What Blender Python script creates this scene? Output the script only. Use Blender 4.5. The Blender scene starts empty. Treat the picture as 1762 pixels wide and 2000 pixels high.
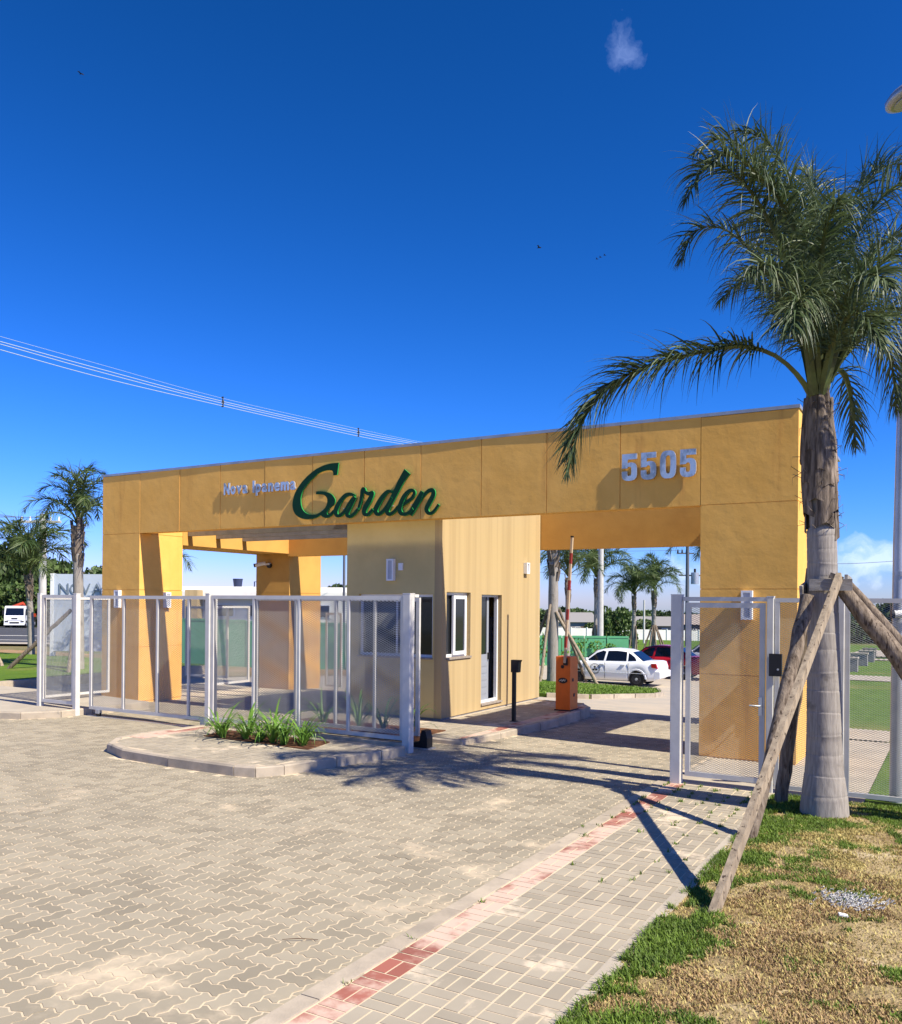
import bpy, math, random
import numpy as np
from mathutils import Vector, Matrix, noise as mnoise
R = math.radians
scene = bpy.context.scene
col = scene.collection
random.seed(7); rng = np.random.default_rng(7)

# ---------------------------------------------------------------- camera
cd = bpy.data.cameras.new('camera'); cam = bpy.data.objects.new('camera', cd); col.objects.link(cam)
CAMH = 2.2
cam.location = (0, 0, CAMH)
cam.rotation_euler = (Matrix.Rotation(R(30), 3, 'Z') @ Matrix.Rotation(R(90), 3, 'X') @ Matrix.Rotation(0.008, 3, 'Z')).to_euler()
cd.sensor_fit = 'AUTO'; cd.sensor_width = 36; cd.lens = 36*1680/2000; cd.shift_y = 0.089
cd.clip_start = 0.05; cd.clip_end = 3000
scene.camera = cam

# ---------------------------------------------------------------- sky and sun
SUN = Vector((0.93, -0.115, 1.0)).normalized()
el = math.asin(SUN.z); az = math.atan2(SUN.x, SUN.y)
w = bpy.data.worlds.new('World'); scene.world = w; w.use_nodes = True
nt = w.node_tree; N = nt.nodes; L = nt.links; N.clear()
out = N.new('ShaderNodeOutputWorld'); bg = N.new('ShaderNodeBackground'); L.new(bg.outputs[0], out.inputs[0])
sky = N.new('ShaderNodeTexSky'); sky.sky_type = 'NISHITA'; sky.sun_disc = False
sky.sun_elevation = el; sky.sun_rotation = az; sky.altitude = 0; sky.air_density = 1.0; sky.dust_density = 0.15; sky.ozone_density = 3.0
sp = N.new('ShaderNodeSeparateColor'); hs = N.new('ShaderNodeCombineColor'); L.new(sky.outputs[0], sp.inputs[0])
for i, (a, p) in enumerate(((.0382, 2.24), (.229, 1.40), (.338, 1.6))):   # clear deep blue air, the same curve over the whole sky
    pw = N.new('ShaderNodeMath'); pw.operation = 'POWER'; L.new(sp.outputs[i], pw.inputs[0]); pw.inputs[1].default_value = p
    ml = N.new('ShaderNodeMath'); ml.operation = 'MULTIPLY'; L.new(pw.outputs[0], ml.inputs[0]); ml.inputs[1].default_value = a; L.new(ml.outputs[0], hs.inputs[i])
tc = N.new('ShaderNodeTexCoord')
wn = N.new('ShaderNodeTexNoise'); wn.inputs['Scale'].default_value = 22; wn.inputs['Detail'].default_value = 5; L.new(tc.outputs['Generated'], wn.inputs['Vector'])   # ragged cloud edges
ws = N.new('ShaderNodeVectorMath'); ws.operation = 'MULTIPLY_ADD'; L.new(wn.outputs['Color'], ws.inputs[0]); ws.inputs[1].default_value = (.075, .075, .075); wa = N.new('ShaderNodeVectorMath'); wa.operation = 'ADD'; wa.inputs[1].default_value = (-.0375,)*3
L.new(tc.outputs['Generated'], ws.inputs[2]); L.new(ws.outputs[0], wa.inputs[0])
def cloud(prev, c, scale, radius, nscale, thr, strength, colr):
    sub = N.new('ShaderNodeVectorMath'); sub.operation = 'SUBTRACT'; L.new(wa.outputs[0], sub.inputs[0]); sub.inputs[1].default_value = c
    mul = N.new('ShaderNodeVectorMath'); mul.operation = 'MULTIPLY'; L.new(sub.outputs[0], mul.inputs[0]); mul.inputs[1].default_value = scale
    ln = N.new('ShaderNodeVectorMath'); ln.operation = 'LENGTH'; L.new(mul.outputs[0], ln.inputs[0])
    mr = N.new('ShaderNodeMapRange'); L.new(ln.outputs['Value'], mr.inputs[0]); mr.inputs[1].default_value = radius; mr.inputs[2].default_value = radius*0.15
    nz = N.new('ShaderNodeTexNoise'); L.new(mul.outputs[0], nz.inputs['Vector']); nz.inputs['Scale'].default_value = nscale; nz.inputs['Detail'].default_value = 9; nz.inputs['Roughness'].default_value = .62
    m1 = N.new('ShaderNodeMath'); m1.operation = 'MULTIPLY'; L.new(mr.outputs[0], m1.inputs[0]); L.new(nz.outputs[0], m1.inputs[1])
    mr2 = N.new('ShaderNodeMapRange'); L.new(m1.outputs[0], mr2.inputs[0]); mr2.inputs[1].default_value = thr; mr2.inputs[2].default_value = thr+.32
    m2 = N.new('ShaderNodeMath'); m2.operation = 'MULTIPLY'; L.new(mr2.outputs[0], m2.inputs[0]); m2.inputs[1].default_value = strength
    mx = N.new('ShaderNodeMix'); mx.data_type = 'RGBA'; L.new(m2.outputs[0], mx.inputs[0]); L.new(prev, mx.inputs[6]); mx.inputs[7].default_value = (*colr, 1)
    return mx.outputs[2]
o = hs.outputs[0]
o = cloud(o, (-0.2755, 0.7982, 0.5357), (1.5, 1.5, .9), 0.046, 30, .28, .17, (4.2, 5.4, 9))
o = cloud(o, (-0.058, 0.9963, 0.050), (1.0, 1.0, 2.9), 0.105, 18, .22, .40, (7.2, 7.6, 8.3))
o = cloud(o, (-0.2603, 0.9621, 0.036), (1.1, 1.1, 2.6), 0.060, 24, .24, .40, (7.2, 7.6, 8.3))
L.new(o, bg.inputs[0]); bg.inputs[1].default_value = 0.115
sd = bpy.data.lights.new('sun', 'SUN'); sd.energy = 4.8; sd.angle = R(0.5); sd.color = (1, .915, .76)
so = bpy.data.objects.new('sun', sd); col.objects.link(so); so.location = (10, 0, 30)
so.rotation_euler = SUN.to_track_quat('Z', 'Y').to_euler()
vs = scene.view_settings; vs.view_transform = 'Standard'; vs.look = 'None'; vs.gamma = 1; vs.exposure = 0.8; vs.use_curve_mapping = False
scene.render.engine = 'CYCLES'; scene.cycles.max_bounces = 8; scene.cycles.transparent_max_bounces = 12
try: scene.cycles.use_denoising = True
except Exception: pass

# ---------------------------------------------------------------- helpers
def hz(Y):   # height of the ground: it falls away behind the gate
    return float(np.interp(Y, [-50, 11, 13, 17, 18.5, 22, 31, 55, 130, 260, 700], [0, 0, -.05, -.15, -.2, -.38, -.95, -1.1, -3.14, -6, -9]))
def project(X, Y, Z):
    c, s = math.cos(R(30)), math.sin(R(30))
    xc = c*X+s*Y; d = -s*X+c*Y
    if d < .3: return None
    return 881+1680*xc/d, 1178-1680*(Z-CAMH)/d, d
def seen(X, Y, Z=0, m=30):
    p = project(X, Y, Z)
    return p is not None and -m < p[0] < 1762+m and -m < p[1] < 2000+m

def mat(name, c1, rough=.8, metal=0, c2=None, scale=4, lo=.35, hi=.65, bump=0, bscale=60, bdist=.01, stretch=(1, 1, 1), rnd=0, spec=.4, c3=None, scale3=1, lo3=.55, hi3=.65, transl=0, stretch3=(1, 1, 1), detail=8, bstretch=None, bias3=False):
    m = bpy.data.materials.new(name); m.use_nodes = True
    t = m.node_tree; n = t.nodes; l = t.links
    b = n['Principled BSDF']; b.inputs['Roughness'].default_value = rough; b.inputs['Metallic'].default_value = metal
    b.inputs['Specular IOR Level'].default_value = spec
    g = n.new('ShaderNodeNewGeometry')
    def coords(st):
        v = n.new('ShaderNodeVectorMath'); v.operation = 'MULTIPLY'; l.new(g.outputs['Position'], v.inputs[0]); v.inputs[1].default_value = st; return v.outputs[0]
    def nz(sc, st, lo, hi, det=8):
        x = n.new('ShaderNodeTexNoise'); l.new(coords(st), x.inputs['Vector']); x.inputs['Scale'].default_value = sc; x.inputs['Detail'].default_value = det; x.inputs['Roughness'].default_value = .6
        r = n.new('ShaderNodeMapRange'); r.interpolation_type = 'SMOOTHSTEP'; l.new(x.outputs[0], r.inputs[0]); r.inputs[1].default_value = lo; r.inputs[2].default_value = hi; return r.outputs[0], x.outputs[0]
    cur = None
    if c2 is not None:
        f, _ = nz(scale, stretch, lo, hi, detail)
        x = n.new('ShaderNodeMix'); x.data_type = 'RGBA'; l.new(f, x.inputs[0]); x.inputs[6].default_value = (*c1, 1); x.inputs[7].default_value = (*c2, 1); cur = x.outputs[2]
    if rnd:
        oi = n.new('ShaderNodeObjectInfo'); a = n.new('ShaderNodeMath'); a.operation = 'ADD'; l.new(oi.outputs['Random'], a.inputs[0]); l.new(g.outputs['Random Per Island'], a.inputs[1])
        fr = n.new('ShaderNodeMath'); fr.operation = 'FRACT'; l.new(a.outputs[0], fr.inputs[0])
        mr = n.new('ShaderNodeMapRange'); l.new(fr.outputs[0], mr.inputs[0]); mr.inputs[3].default_value = 1-rnd; mr.inputs[4].default_value = 1+rnd
        x = n.new('ShaderNodeVectorMath'); x.operation = 'SCALE'; l.new(mr.outputs[0], x.inputs['Scale'])
        if cur is None: x.inputs[0].default_value = c1
        else: l.new(cur, x.inputs[0])
        cur = x.outputs[0]
    if c3 is not None:
        f, raw = nz(scale3, stretch3, lo3, hi3, 10)
        if bias3:   # sand gathers towards the flush kerb and near the road end
            sx = n.new('ShaderNodeSeparateXYZ'); l.new(g.outputs['Position'], sx.inputs[0])
            m1 = n.new('ShaderNodeMapRange'); m1.interpolation_type = 'SMOOTHSTEP'; l.new(sx.outputs[0], m1.inputs[0]); m1.inputs[1].default_value = -5.0; m1.inputs[2].default_value = -3.3; m1.inputs[4].default_value = .10
            m2 = n.new('ShaderNodeMapRange'); m2.interpolation_type = 'SMOOTHSTEP'; l.new(sx.outputs[1], m2.inputs[0]); m2.inputs[1].default_value = 8.5; m2.inputs[2].default_value = 6.0
            m3 = n.new('ShaderNodeMath'); m3.operation = 'MULTIPLY'; l.new(m1.outputs[0], m3.inputs[0]); l.new(m2.outputs[0], m3.inputs[1])
            m4 = n.new('ShaderNodeMath'); m4.operation = 'ADD'; l.new(raw, m4.inputs[0]); l.new(m3.outputs[0], m4.inputs[1])
            rr = n.new('ShaderNodeMapRange'); rr.interpolation_type = 'SMOOTHSTEP'; l.new(m4.outputs[0], rr.inputs[0]); rr.inputs[1].default_value = lo3; rr.inputs[2].default_value = hi3; f = rr.outputs[0]
        x = n.new('ShaderNodeMix'); x.data_type = 'RGBA'; l.new(f, x.inputs[0]); x.inputs[7].default_value = (*c3, 1)
        if cur is None: x.inputs[6].default_value = (*c1, 1)
        else: l.new(cur, x.inputs[6])
        cur = x.outputs[2]
    if cur is None: b.inputs['Base Color'].default_value = (*c1, 1)
    else: l.new(cur, b.inputs['Base Color'])
    if bump:
        _, h = nz(bscale, bstretch or stretch, 0, 1)
        bp = n.new('ShaderNodeBump'); l.new(h, bp.inputs['Height']); bp.inputs['Strength'].default_value = bump; bp.inputs['Distance'].default_value = bdist
        l.new(bp.outputs[0], b.inputs['Normal'])
    if transl:
        o = n['Material Output']; tb = n.new('ShaderNodeBsdfTranslucent'); ms = n.new('ShaderNodeMixShader'); ms.inputs[0].default_value = transl
        if cur is None: tb.inputs[0].default_value = (*c1, 1)
        else: l.new(cur, tb.inputs[0])
        l.new(b.outputs[0], ms.inputs[1]); l.new(tb.outputs[0], ms.inputs[2]); l.new(ms.outputs[0], o.inputs[0])
    return m

MT = {}
MT['plaster'] = mat('orange_plaster', (.84, .47, .118), .88, c2=(.78, .425, .10), scale=1.3, bump=.42, bscale=3.4, bdist=.02, c3=(.58, .285, .075), scale3=3.0, lo3=.56, hi3=.8, stretch3=(1, 1, .10), spec=.2)
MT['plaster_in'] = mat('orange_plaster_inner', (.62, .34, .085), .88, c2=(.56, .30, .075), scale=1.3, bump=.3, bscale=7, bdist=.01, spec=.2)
MT['booth'] = mat('cream_plaster', (.47, .35, .18), .88, c2=(.39, .285, .145), scale=1.9, lo=.40, hi=.70, stretch=(3, 3, .05), bump=.25, bscale=12, bdist=.006, bstretch=(1, 1, 1), spec=.2)
MT['booth_front_lifted'] = mat('cream_plaster_lifted', (.62, .485, .215), .88, c2=(.56, .435, .19), scale=1.0, bump=.25, bscale=9, bdist=.006, spec=.2)  # same cream paint without streaks, colour lightened against the shade on the front
MT['plinth'] = mat('grey_plinth', (.22, .21, .2), .9, c2=(.3, .28, .26), scale=6, bump=.4, bscale=40)
MT['cap'] = mat('grey_metal_cap', (.45, .46, .48), .45, .6, c2=(.36, .37, .4), scale=3)
MT['white'] = mat('white_paint', (.60, .585, .545), .4, c2=(.54, .525, .49), scale=6, c3=(.40, .36, .30), scale3=5, lo3=.66, hi3=.8)
MT['galv'] = mat('galvanised_mesh', (.30, .30, .285), .55, .1, c2=(.24, .24, .23), scale=8)
MT['steel'] = mat('galvanised_steel', (.50, .52, .55), .42, .55, c2=(.40, .42, .45), scale=7, stretch=(1, 1, .3))
MT['chrome'] = mat('chrome', (.68, .66, .63), .25, .55, c2=(.36, .35, .33), scale=6, lo=.45, hi=.62, bump=.3, bscale=6, bdist=.02, stretch=(1, 1, .7))  # dark patches in the colour stand in for uneven reflections
MT['green'] = mat('green_sign_face', (.0015, .040, .014), .5, c2=(.0015, .033, .012), scale=4, spec=.2)
MT['green_side'] = mat('green_sign_side', (.02, .26, .06), .5, spec=.3)
MT['black'] = mat('black_paint', (.012, .012, .014), .5)
MT['orange'] = mat('orange_paint', (.78, .16, .016), .45, c2=(.70, .14, .014), scale=5)
MT['red'] = mat('red_band', (.26, .028, .02), .5)
MT['band_white'] = mat('white_band', (.46, .36, .26), .5)
MT['paver'] = mat('grey_paver', (.325, .283, .208), .9, c2=(.285, .25, .186), scale=.8, rnd=.17, bump=.35, bscale=160, bdist=.004, c3=(.56, .46, .325), scale3=1.0, lo3=.60, hi3=.74, bias3=True, spec=.2)
MT['sand'] = mat('joint_sand', (.61, .505, .36), .95, c2=(.54, .445, .32), scale=3, bump=.4, bscale=200, bdist=.003, spec=.1)
MT['brick'] = mat('grey_brick_paver', (.36, .315, .24), .9, c2=(.32, .28, .215), scale=1.4, rnd=.10, bump=.3, bscale=160, bdist=.004, c3=(.60, .50, .37), scale3=1.5, lo3=.575, hi3=.65, spec=.2)
MT['redbrick'] = mat('red_brick_paver', (.32, .115, .085), .9, c2=(.28, .11, .085), scale=2, rnd=.12, bump=.3, bscale=160, bdist=.004, c3=(.58, .42, .33), scale3=1.9, lo3=.40, hi3=.56, spec=.2)
MT['kerb'] = mat('kerb_concrete', (.45, .38, .29), .9, c2=(.34, .29, .225), scale=3.2, bump=.4, bscale=70, bdist=.008, rnd=.1, spec=.2, c3=(.22, .2, .17), scale3=5, lo3=.62, hi3=.75)
MT['concrete'] = mat('concrete', (.44, .385, .305), .9, c2=(.37, .325, .26), scale=2, bump=.3, bscale=80, spec=.2)
MT['road_pave'] = mat('far_paving', (.46, .39, .30), .9, c2=(.38, .34, .28), scale=1.2, bump=.5, bscale=9, bdist=.02, stretch=(1, 2.2, 1), spec=.2)
MT['asphalt'] = mat('asphalt', (.055, .056, .06), .85, c2=(.07, .07, .072), scale=.6)
MT['grass_far'] = mat('far_grass', (.12, .20, .024), .95, c2=(.085, .155, .02), scale=1.1, lo=.3, hi=.7, bump=1, bscale=14, bdist=.06, spec=.1, c3=(.22, .21, .06), scale3=.35, lo3=.55, hi3=.75)
MT['land'] = mat('land', (.10, .14, .035), .95, c2=(.20, .17, .08), scale=.12, bump=.8, bscale=6, bdist=.1, spec=.1)
MT['dirt'] = mat('dirt', (.36, .23, .13), .95, c2=(.20, .16, .06), scale=.5, bump=.8, bscale=8, bdist=.08, spec=.1)
MT['lawn'] = mat('lawn_soil', (.45, .35, .19), .95, c2=(.28, .20, .10), scale=1.8, lo=.35, hi=.62, bump=1, bscale=45, bdist=.03, spec=.1, c3=(.58, .48, .30), scale3=1.6, lo3=.56, hi3=.68)
MT['soil'] = mat('bed_soil', (.12, .055, .03), .95, c2=(.2, .1, .055), scale=9, bump=1, bscale=60, bdist=.03, spec=.1)
MT['trunk'] = mat('palm_trunk', (.33, .30, .265), .9, c2=(.24, .215, .19), scale=9, stretch=(4, 4, .5), bump=.6, bscale=26, bdist=.008, c3=(.16, .14, .12), scale3=3, lo3=.58, hi3=.72, spec=.15)
MT['boot'] = mat('palm_leaf_base', (.23, .185, .145), .92, c2=(.075, .058, .045), scale=5, stretch=(5, 5, .6), bump=.8, bscale=30, bdist=.01, spec=.1, c3=(.36, .29, .23), scale3=3, lo3=.55, hi3=.68, stretch3=(3, 3, .5))
MT['frond'] = mat('palm_leaflet', (.105, .142, .055), .5, c2=(.045, .074, .026), scale=2.2, rnd=.35, transl=.22, spec=.5)
MT['frond_far'] = mat('palm_leaflet_far', (.12, .16, .05), .5, c2=(.05, .09, .026), scale=1.2, rnd=.3, transl=.25, spec=.4)
MT['rachis'] = mat('palm_rachis', (.10, .13, .035), .6, c2=(.06, .07, .02), scale=5)
MT['wood'] = mat('weathered_wood', (.27, .215, .16), .9, c2=(.125, .095, .07), scale=5, stretch=(5, 5, .8), bump=.9, bscale=18, bdist=.012, c3=(.06, .042, .03), scale3=11, lo3=.53, hi3=.66, stretch3=(3, 3, .5), spec=.15)
MT['plank'] = mat('sawn_plank', (.36, .29, .205), .9, c2=(.24, .19, .135), scale=8, stretch=(2, 2, .6), bump=.6, bscale=22, bdist=.008, c3=(.075, .055, .04), scale3=26, lo3=.57, hi3=.64, stretch3=(1, 1, .5), spec=.15)
MT['greywood'] = mat('grey_plank', (.33, .31, .28), .9, c2=(.22, .2, .18), scale=6, stretch=(1, 1, 6), bump=.5, bscale=30, spec=.15)
MT['lily'] = mat('lily_leaf', (.16, .29, .04), .4, c2=(.085, .19, .025), scale=7, rnd=.25, transl=.25)
MT['leaf_dark'] = mat('dark_leaf', (.030, .055, .014), .6, c2=(.05, .085, .018), scale=.5, rnd=.4, transl=.15)
MT['leaf_mid'] = mat('mid_leaf', (.055, .10, .022), .6, c2=(.085, .13, .028), scale=.5, rnd=.4, transl=.15)
MT['bark'] = mat('bark', (.16, .12, .09), .9, c2=(.1, .08, .06), scale=5)
MT['glass'] = mat('window_glass', (.012, .014, .017), .06, spec=.8)
MT['carglass'] = mat('car_glass', (.006, .007, .009), .08, spec=.7)
MT['grille'] = mat('dark_trim', (.02, .02, .022), .6)
MT['upvc'] = mat('white_frame', (.78, .79, .80), .35)
MT['door'] = mat('grey_door', (.28, .30, .34), .45)
MT['sill'] = mat('stone_sill', (.34, .29, .24), .5, c2=(.25, .21, .17), scale=30)
MT['lampglass'] = mat('lamp_glass', (.46, .46, .50), .3)
MT['hoard'] = mat('green_hoarding', (.10, .36, .17), .6, c2=(.085, .31, .145), scale=.8, rnd=.05)
MT['hoard2'] = mat('teal_hoarding', (.11, .33, .19), .6, c2=(.09, .28, .16), scale=.8, rnd=.05)
MT['wallw'] = mat('white_precast', (.80, .78, .72), .85, c2=(.72, .69, .62), scale=.5, rnd=.04)
MT['carwhite'] = mat('white_car_paint', (.80, .81, .82), .2, spec=.6)
MT['carred'] = mat('red_car_paint', (.34, .010, .018), .2, spec=.6)
MT['carsilver'] = mat('silver_car_paint', (.55, .56, .57), .25, .4)
MT['tyre'] = mat('tyre', (.012, .012, .012), .85)
MT['rim'] = mat('steel_rim', (.05, .05, .055), .45, .4)
MT['taillight'] = mat('taillight', (.45, .012, .012), .2)
MT['board'] = mat('sign_board', (.50, .56, .66), .45, c2=(.46, .52, .62), scale=1)
MT['boardtxt'] = mat('sign_letter', (.17, .21, .26), .4)
MT['tile'] = mat('roof_tile', (.26, .22, .19), .85, c2=(.36, .3, .25), scale=3)
MT['rooflight'] = mat('light_roof', (.24, .23, .22), .8)
MT['tankblue'] = mat('water_tank', (.02, .03, .075), .5)
MT['truck_orange'] = mat('crane_orange', (.5, .06, .02), .5)
MT['pole'] = mat('concrete_pole', (.52, .51, .48), .85, c2=(.45, .44, .41), scale=4)
MT['wire'] = mat('wire', (.10, .11, .13), .5)
MT['wire_light'] = mat('light_wire', (.34, .42, .50), .5)
MT['rafter'] = mat('grey_rafter', (.27, .26, .25), .7, c2=(.22, .21, .2), scale=4)
MT['bird'] = mat('bird', (.02, .02, .02), .8)
MT['paper'] = mat('paper', (.8, .79, .76), .8)
MT['lime'] = mat('lime_dust', (.50, .49, .46), .95)
MT['twig'] = mat('twig', (.10, .055, .03), .9)

class MB:
    def __init__(s): s.v = []; s.f = []; s.mi = []; s.smooth = []
    def add(s, vs, fs, mi=0, sm=False):
        k = len(s.v); s.v += [tuple(p) for p in vs]; s.f += [tuple(i+k for i in f) for f in fs]; s.mi += [mi]*len(fs); s.smooth += [sm]*len(fs); return s
    def box(s, x0, x1, y0, y1, z0, z1, mi=0):
        return s.add([(x0, y0, z0), (x1, y0, z0), (x1, y1, z0), (x0, y1, z0), (x0, y0, z1), (x1, y0, z1), (x1, y1, z1), (x0, y1, z1)],
                     [(3, 2, 1, 0), (4, 5, 6, 7), (0, 1, 5, 4), (1, 2, 6, 5), (2, 3, 7, 6), (3, 0, 4, 7)], mi)
    def bar(s, p, q, a, b, mi=0, up=(0, 0, 1)):   # a box from p to q, a wide sideways, b thick along up
        p = Vector(p); q = Vector(q); t = (q-p).normalized(); u = Vector(up); sd = t.cross(u)
        if sd.length < 1e-4: sd = t.cross(Vector((0, 1, 0)))
        sd.normalize(); u = sd.cross(t); c = []
        for e in (p, q):
            for i, j in ((-1, -1), (1, -1), (1, 1), (-1, 1)): c.append(e+sd*i*a/2+u*j*b/2)
        return s.add(c, [(0, 1, 2, 3)[::-1], (4, 5, 6, 7), (0, 1, 5, 4), (1, 2, 6, 5), (2, 3, 7, 6), (3, 0, 4, 7)], mi)
    def tube(s, pts, rad, n=10, mi=0, sm=True, caps=True, jit=0):
        pts = [Vector(p) for p in pts]; rad = rad if hasattr(rad, '__len__') else [rad]*len(pts)
        vs = []; fs = []; up = None
        for i, p in enumerate(pts):
            t = (pts[min(i+1, len(pts)-1)]-pts[max(i-1, 0)]).normalized()
            a = Vector((0, 0, 1)) if abs(t.z) < .95 else Vector((1, 0, 0))
            u = t.cross(a).normalized()
            if up is not None:
                u2 = up-t*up.dot(t)
                if u2.length > 1e-3: u = u2.normalized()
            up = u; v = t.cross(u)
            for k in range(n):
                A = 2*math.pi*k/n; r = rad[i]*(1+jit*(random.random()-.5))
                vs.append(p+(u*math.cos(A)+v*math.sin(A))*r)
        for i in range(len(pts)-1):
            for k in range(n): fs.append((i*n+k, i*n+(k+1) % n, (i+1)*n+(k+1) % n, (i+1)*n+k))
        s.add(vs, fs, mi, sm)
        if caps:
            s.add(vs[:n], [tuple(range(n))[::-1]], mi); s.add(vs[-n:], [tuple(range(n))], mi)
        return s
    def prism(s, poly, axis, a, b, mi=0):   # poly in the two other axes, extruded from a to b
        n = len(poly)
        def P(u, v, h): return {'x': (h, u, v), 'y': (u, h, v), 'z': (u, v, h)}[axis]
        area = sum(poly[i][0]*poly[(i+1) % n][1]-poly[(i+1) % n][0]*poly[i][1] for i in range(n))
        if area < 0: poly = poly[::-1]
        vs = [P(u, v, a) for u, v in poly]+[P(u, v, b) for u, v in poly]
        fs = [tuple(range(n))[::-1], tuple(range(n, 2*n))]+[(i, (i+1) % n, n+(i+1) % n, n+i) for i in range(n)]
        if axis == 'y': fs = [f[::-1] for f in fs]
        if b < a: fs = [f[::-1] for f in fs]
        return s.add(vs, fs, mi)
    def build(s, name, m, parent=None, smooth=None):
        me = bpy.data.meshes.new(name)
        off = root_loc(parent)
        me.from_pydata([(p[0]-off[0], p[1]-off[1], p[2]-off[2]) for p in s.v], [], s.f)
        for x in (m if isinstance(m, (list, tuple)) else [m]): me.materials.append(MT[x])
        me.polygons.foreach_set('material_index', s.mi)
        me.polygons.foreach_set('use_smooth', [bool(a) if smooth is None else smooth for a in s.smooth])
        me.update()
        o = bpy.data.objects.new(name, me); col.objects.link(o)
        if parent: o.parent = parent
        return o
def root_loc(p):
    if p is None: return (0, 0, 0)
    while p.parent: p = p.parent
    return tuple(p.location)
def fast_mesh(name, V, F, mats, mi=None, smooth=False):
    """V (n,3) array, F (m,k) array of equal-length faces"""
    me = bpy.data.meshes.new(name); V = np.asarray(V, np.float32); F = np.asarray(F, np.int32); m, k = F.shape
    me.vertices.add(len(V)); me.vertices.foreach_set('co', V.ravel())
    me.loops.add(m*k); me.loops.foreach_set('vertex_index', F.ravel())
    me.polygons.add(m); me.polygons.foreach_set('loop_start', np.arange(0, m*k, k, dtype=np.int32))
    for x in mats: me.materials.append(MT[x])
    if mi is not None: me.polygons.foreach_set('material_index', np.asarray(mi, np.int32))
    me.polygons.foreach_set('use_smooth', np.full(m, smooth)); me.update(calc_edges=True); return me
def link(name, me, parent=None, loc=(0, 0, 0)):
    o = bpy.data.objects.new(name, me); col.objects.link(o); o.location = loc
    if parent: o.parent = parent
    return o
def tag(o, label=None, cat=None, group=None, kind=None):
    if label: o['label'] = label
    if cat: o['category'] = cat
    if group: o['group'] = group
    if kind: o['kind'] = kind
    return o
def thing(name, loc, label, cat, group=None):
    o = bpy.data.objects.new(name, None); col.objects.link(o); o.location = loc; o.empty_display_size = .2
    return tag(o, label, cat, group)
def struct(o): o['kind'] = 'structure'; return o
CH = {}
def kids(o): return [c for c in col.objects if c.parent == o]
def copy_tree(src, loc=None, rz=None, sc=None, label=None):
    allk = {}
    for o in list(col.objects): allk.setdefault(o.parent, []).append(o)
    def rec(o, par):
        c = o.copy(); col.objects.link(c); c.parent = par
        for k in allk.get(o, []): rec(k, c)
        return c
    c = rec(src, None)
    if loc is not None: c.location = loc
    if rz is not None: c.rotation_euler = (0, 0, rz)
    if sc is not None: c.scale = (sc, sc, sc)
    if label: c['label'] = label
    return c
def inpoly(x, y, P):
    c = False; j = len(P)-1
    for i in range(len(P)):
        if (P[i][1] > y) != (P[j][1] > y) and x < (P[j][0]-P[i][0])*(y-P[i][1])/(P[j][1]-P[i][1])+P[i][0]: c = not c
        j = i
    return c
YB = [11, 13, 17, 18.5, 22, 31, 55, 130, 260]
def sheet(name, x0, x1, y0, y1, m, dz=0, kind='structure', nx=1, parent=None, flat=None):
    ys = sorted({y0, y1, *[y for y in YB if y0 < y < y1]}); b = MB()
    vs = []; xs = np.linspace(x0, x1, nx+1)
    for y in ys:
        for x in xs: vs.append((x, y, (hz(y) if flat is None else flat)+dz))
    k = nx+1
    b.add(vs, [(i*k+j, i*k+j+1, (i+1)*k+j+1, (i+1)*k+j) for i in range(len(ys)-1) for j in range(nx)])
    o = b.build(name, m, parent)
    if kind: o['kind'] = kind
    return o

# ---------------------------------------------------------------- ground, paving, islands
def grid_ground():
    ys = np.array(sorted(set(list(np.arange(-30, 60, 3.0))+YB+[60, 80, 100, 160, 200, 300, 420, 700])), float); xs = np.array([-420, -250, -160, -110, -80, -60, -45, -30, -20, -10, 0, 10, 20, 40, 80, 160, 300], float)
    V = [(x, y, hz(y)-.07) for y in ys for x in xs]; k = len(xs)
    F = [(i*k+j, i*k+j+1, (i+1)*k+j+1, (i+1)*k+j) for i in range(len(ys)-1) for j in range(k-1)]
    return struct(link('ground', fast_mesh('ground', V, F, ['land'])))
grid_ground()
driveway = sheet('driveway', -26, -3.0, .5, 18.5, 'sand', dz=-.0028, nx=4)
inner = sheet('inner_road', -34, -4.4, 18.5, 46, 'road_pave', dz=-.004, nx=3)
sheet('rear_lawn', -60, 22, 46, 75, 'grass_far', dz=-.02, nx=4); sheet('rear_field', -110, 40, 75, 135, 'grass_far', dz=-.03, nx=4)
sheet('side_lawn', -4.4, 16, 18.52, 46, 'grass_far', dz=-.0, nx=3)
sheet('side_path', -3.0, -.86, 16.6, 18.52, 'concrete', dz=.012); sheet('side_paving', -3.0, -.8, 10.55, 16.6, 'concrete', dz=-.006, nx=2)
sheet('cross_path', -4.4, 14, 41.0, 44.2, 'concrete', dz=.03); sheet('far_lane', -7.2, 22, 72, 98, 'concrete', dz=.02); sheet('path_strip', -5.0, 14, 62, 65, 'concrete', dz=.03)
sheet('side_verge', -.8, 8, 10.3, 18.3, 'grass_far', dz=-.02, nx=3)
lawn = sheet('lawn', -1.72, 7, .5, 10.6, 'lawn', dz=0, nx=40)
# uneven lawn surface
me = lawn.data; bm_v = []; xs = np.linspace(-1.72, 7, 90); ys = np.linspace(.5, 10.35, 100)
def lawn_z(x, y): return .02*mnoise.noise((x*1.1, y*1.1, 0))+.012*mnoise.noise((x*4, y*4, 3))+.03*min(1, max(0, (x+1.7)*2))-.005
V = [(x, y, lawn_z(x, y)) for y in ys for x in xs]; k = len(xs)
lawn.data = fast_mesh('lawn', V, [(i*k+j, i*k+j+1, (i+1)*k+j+1, (i+1)*k+j) for i in range(len(ys)-1) for j in range(k-1)], ['lawn'], smooth=True)

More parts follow.
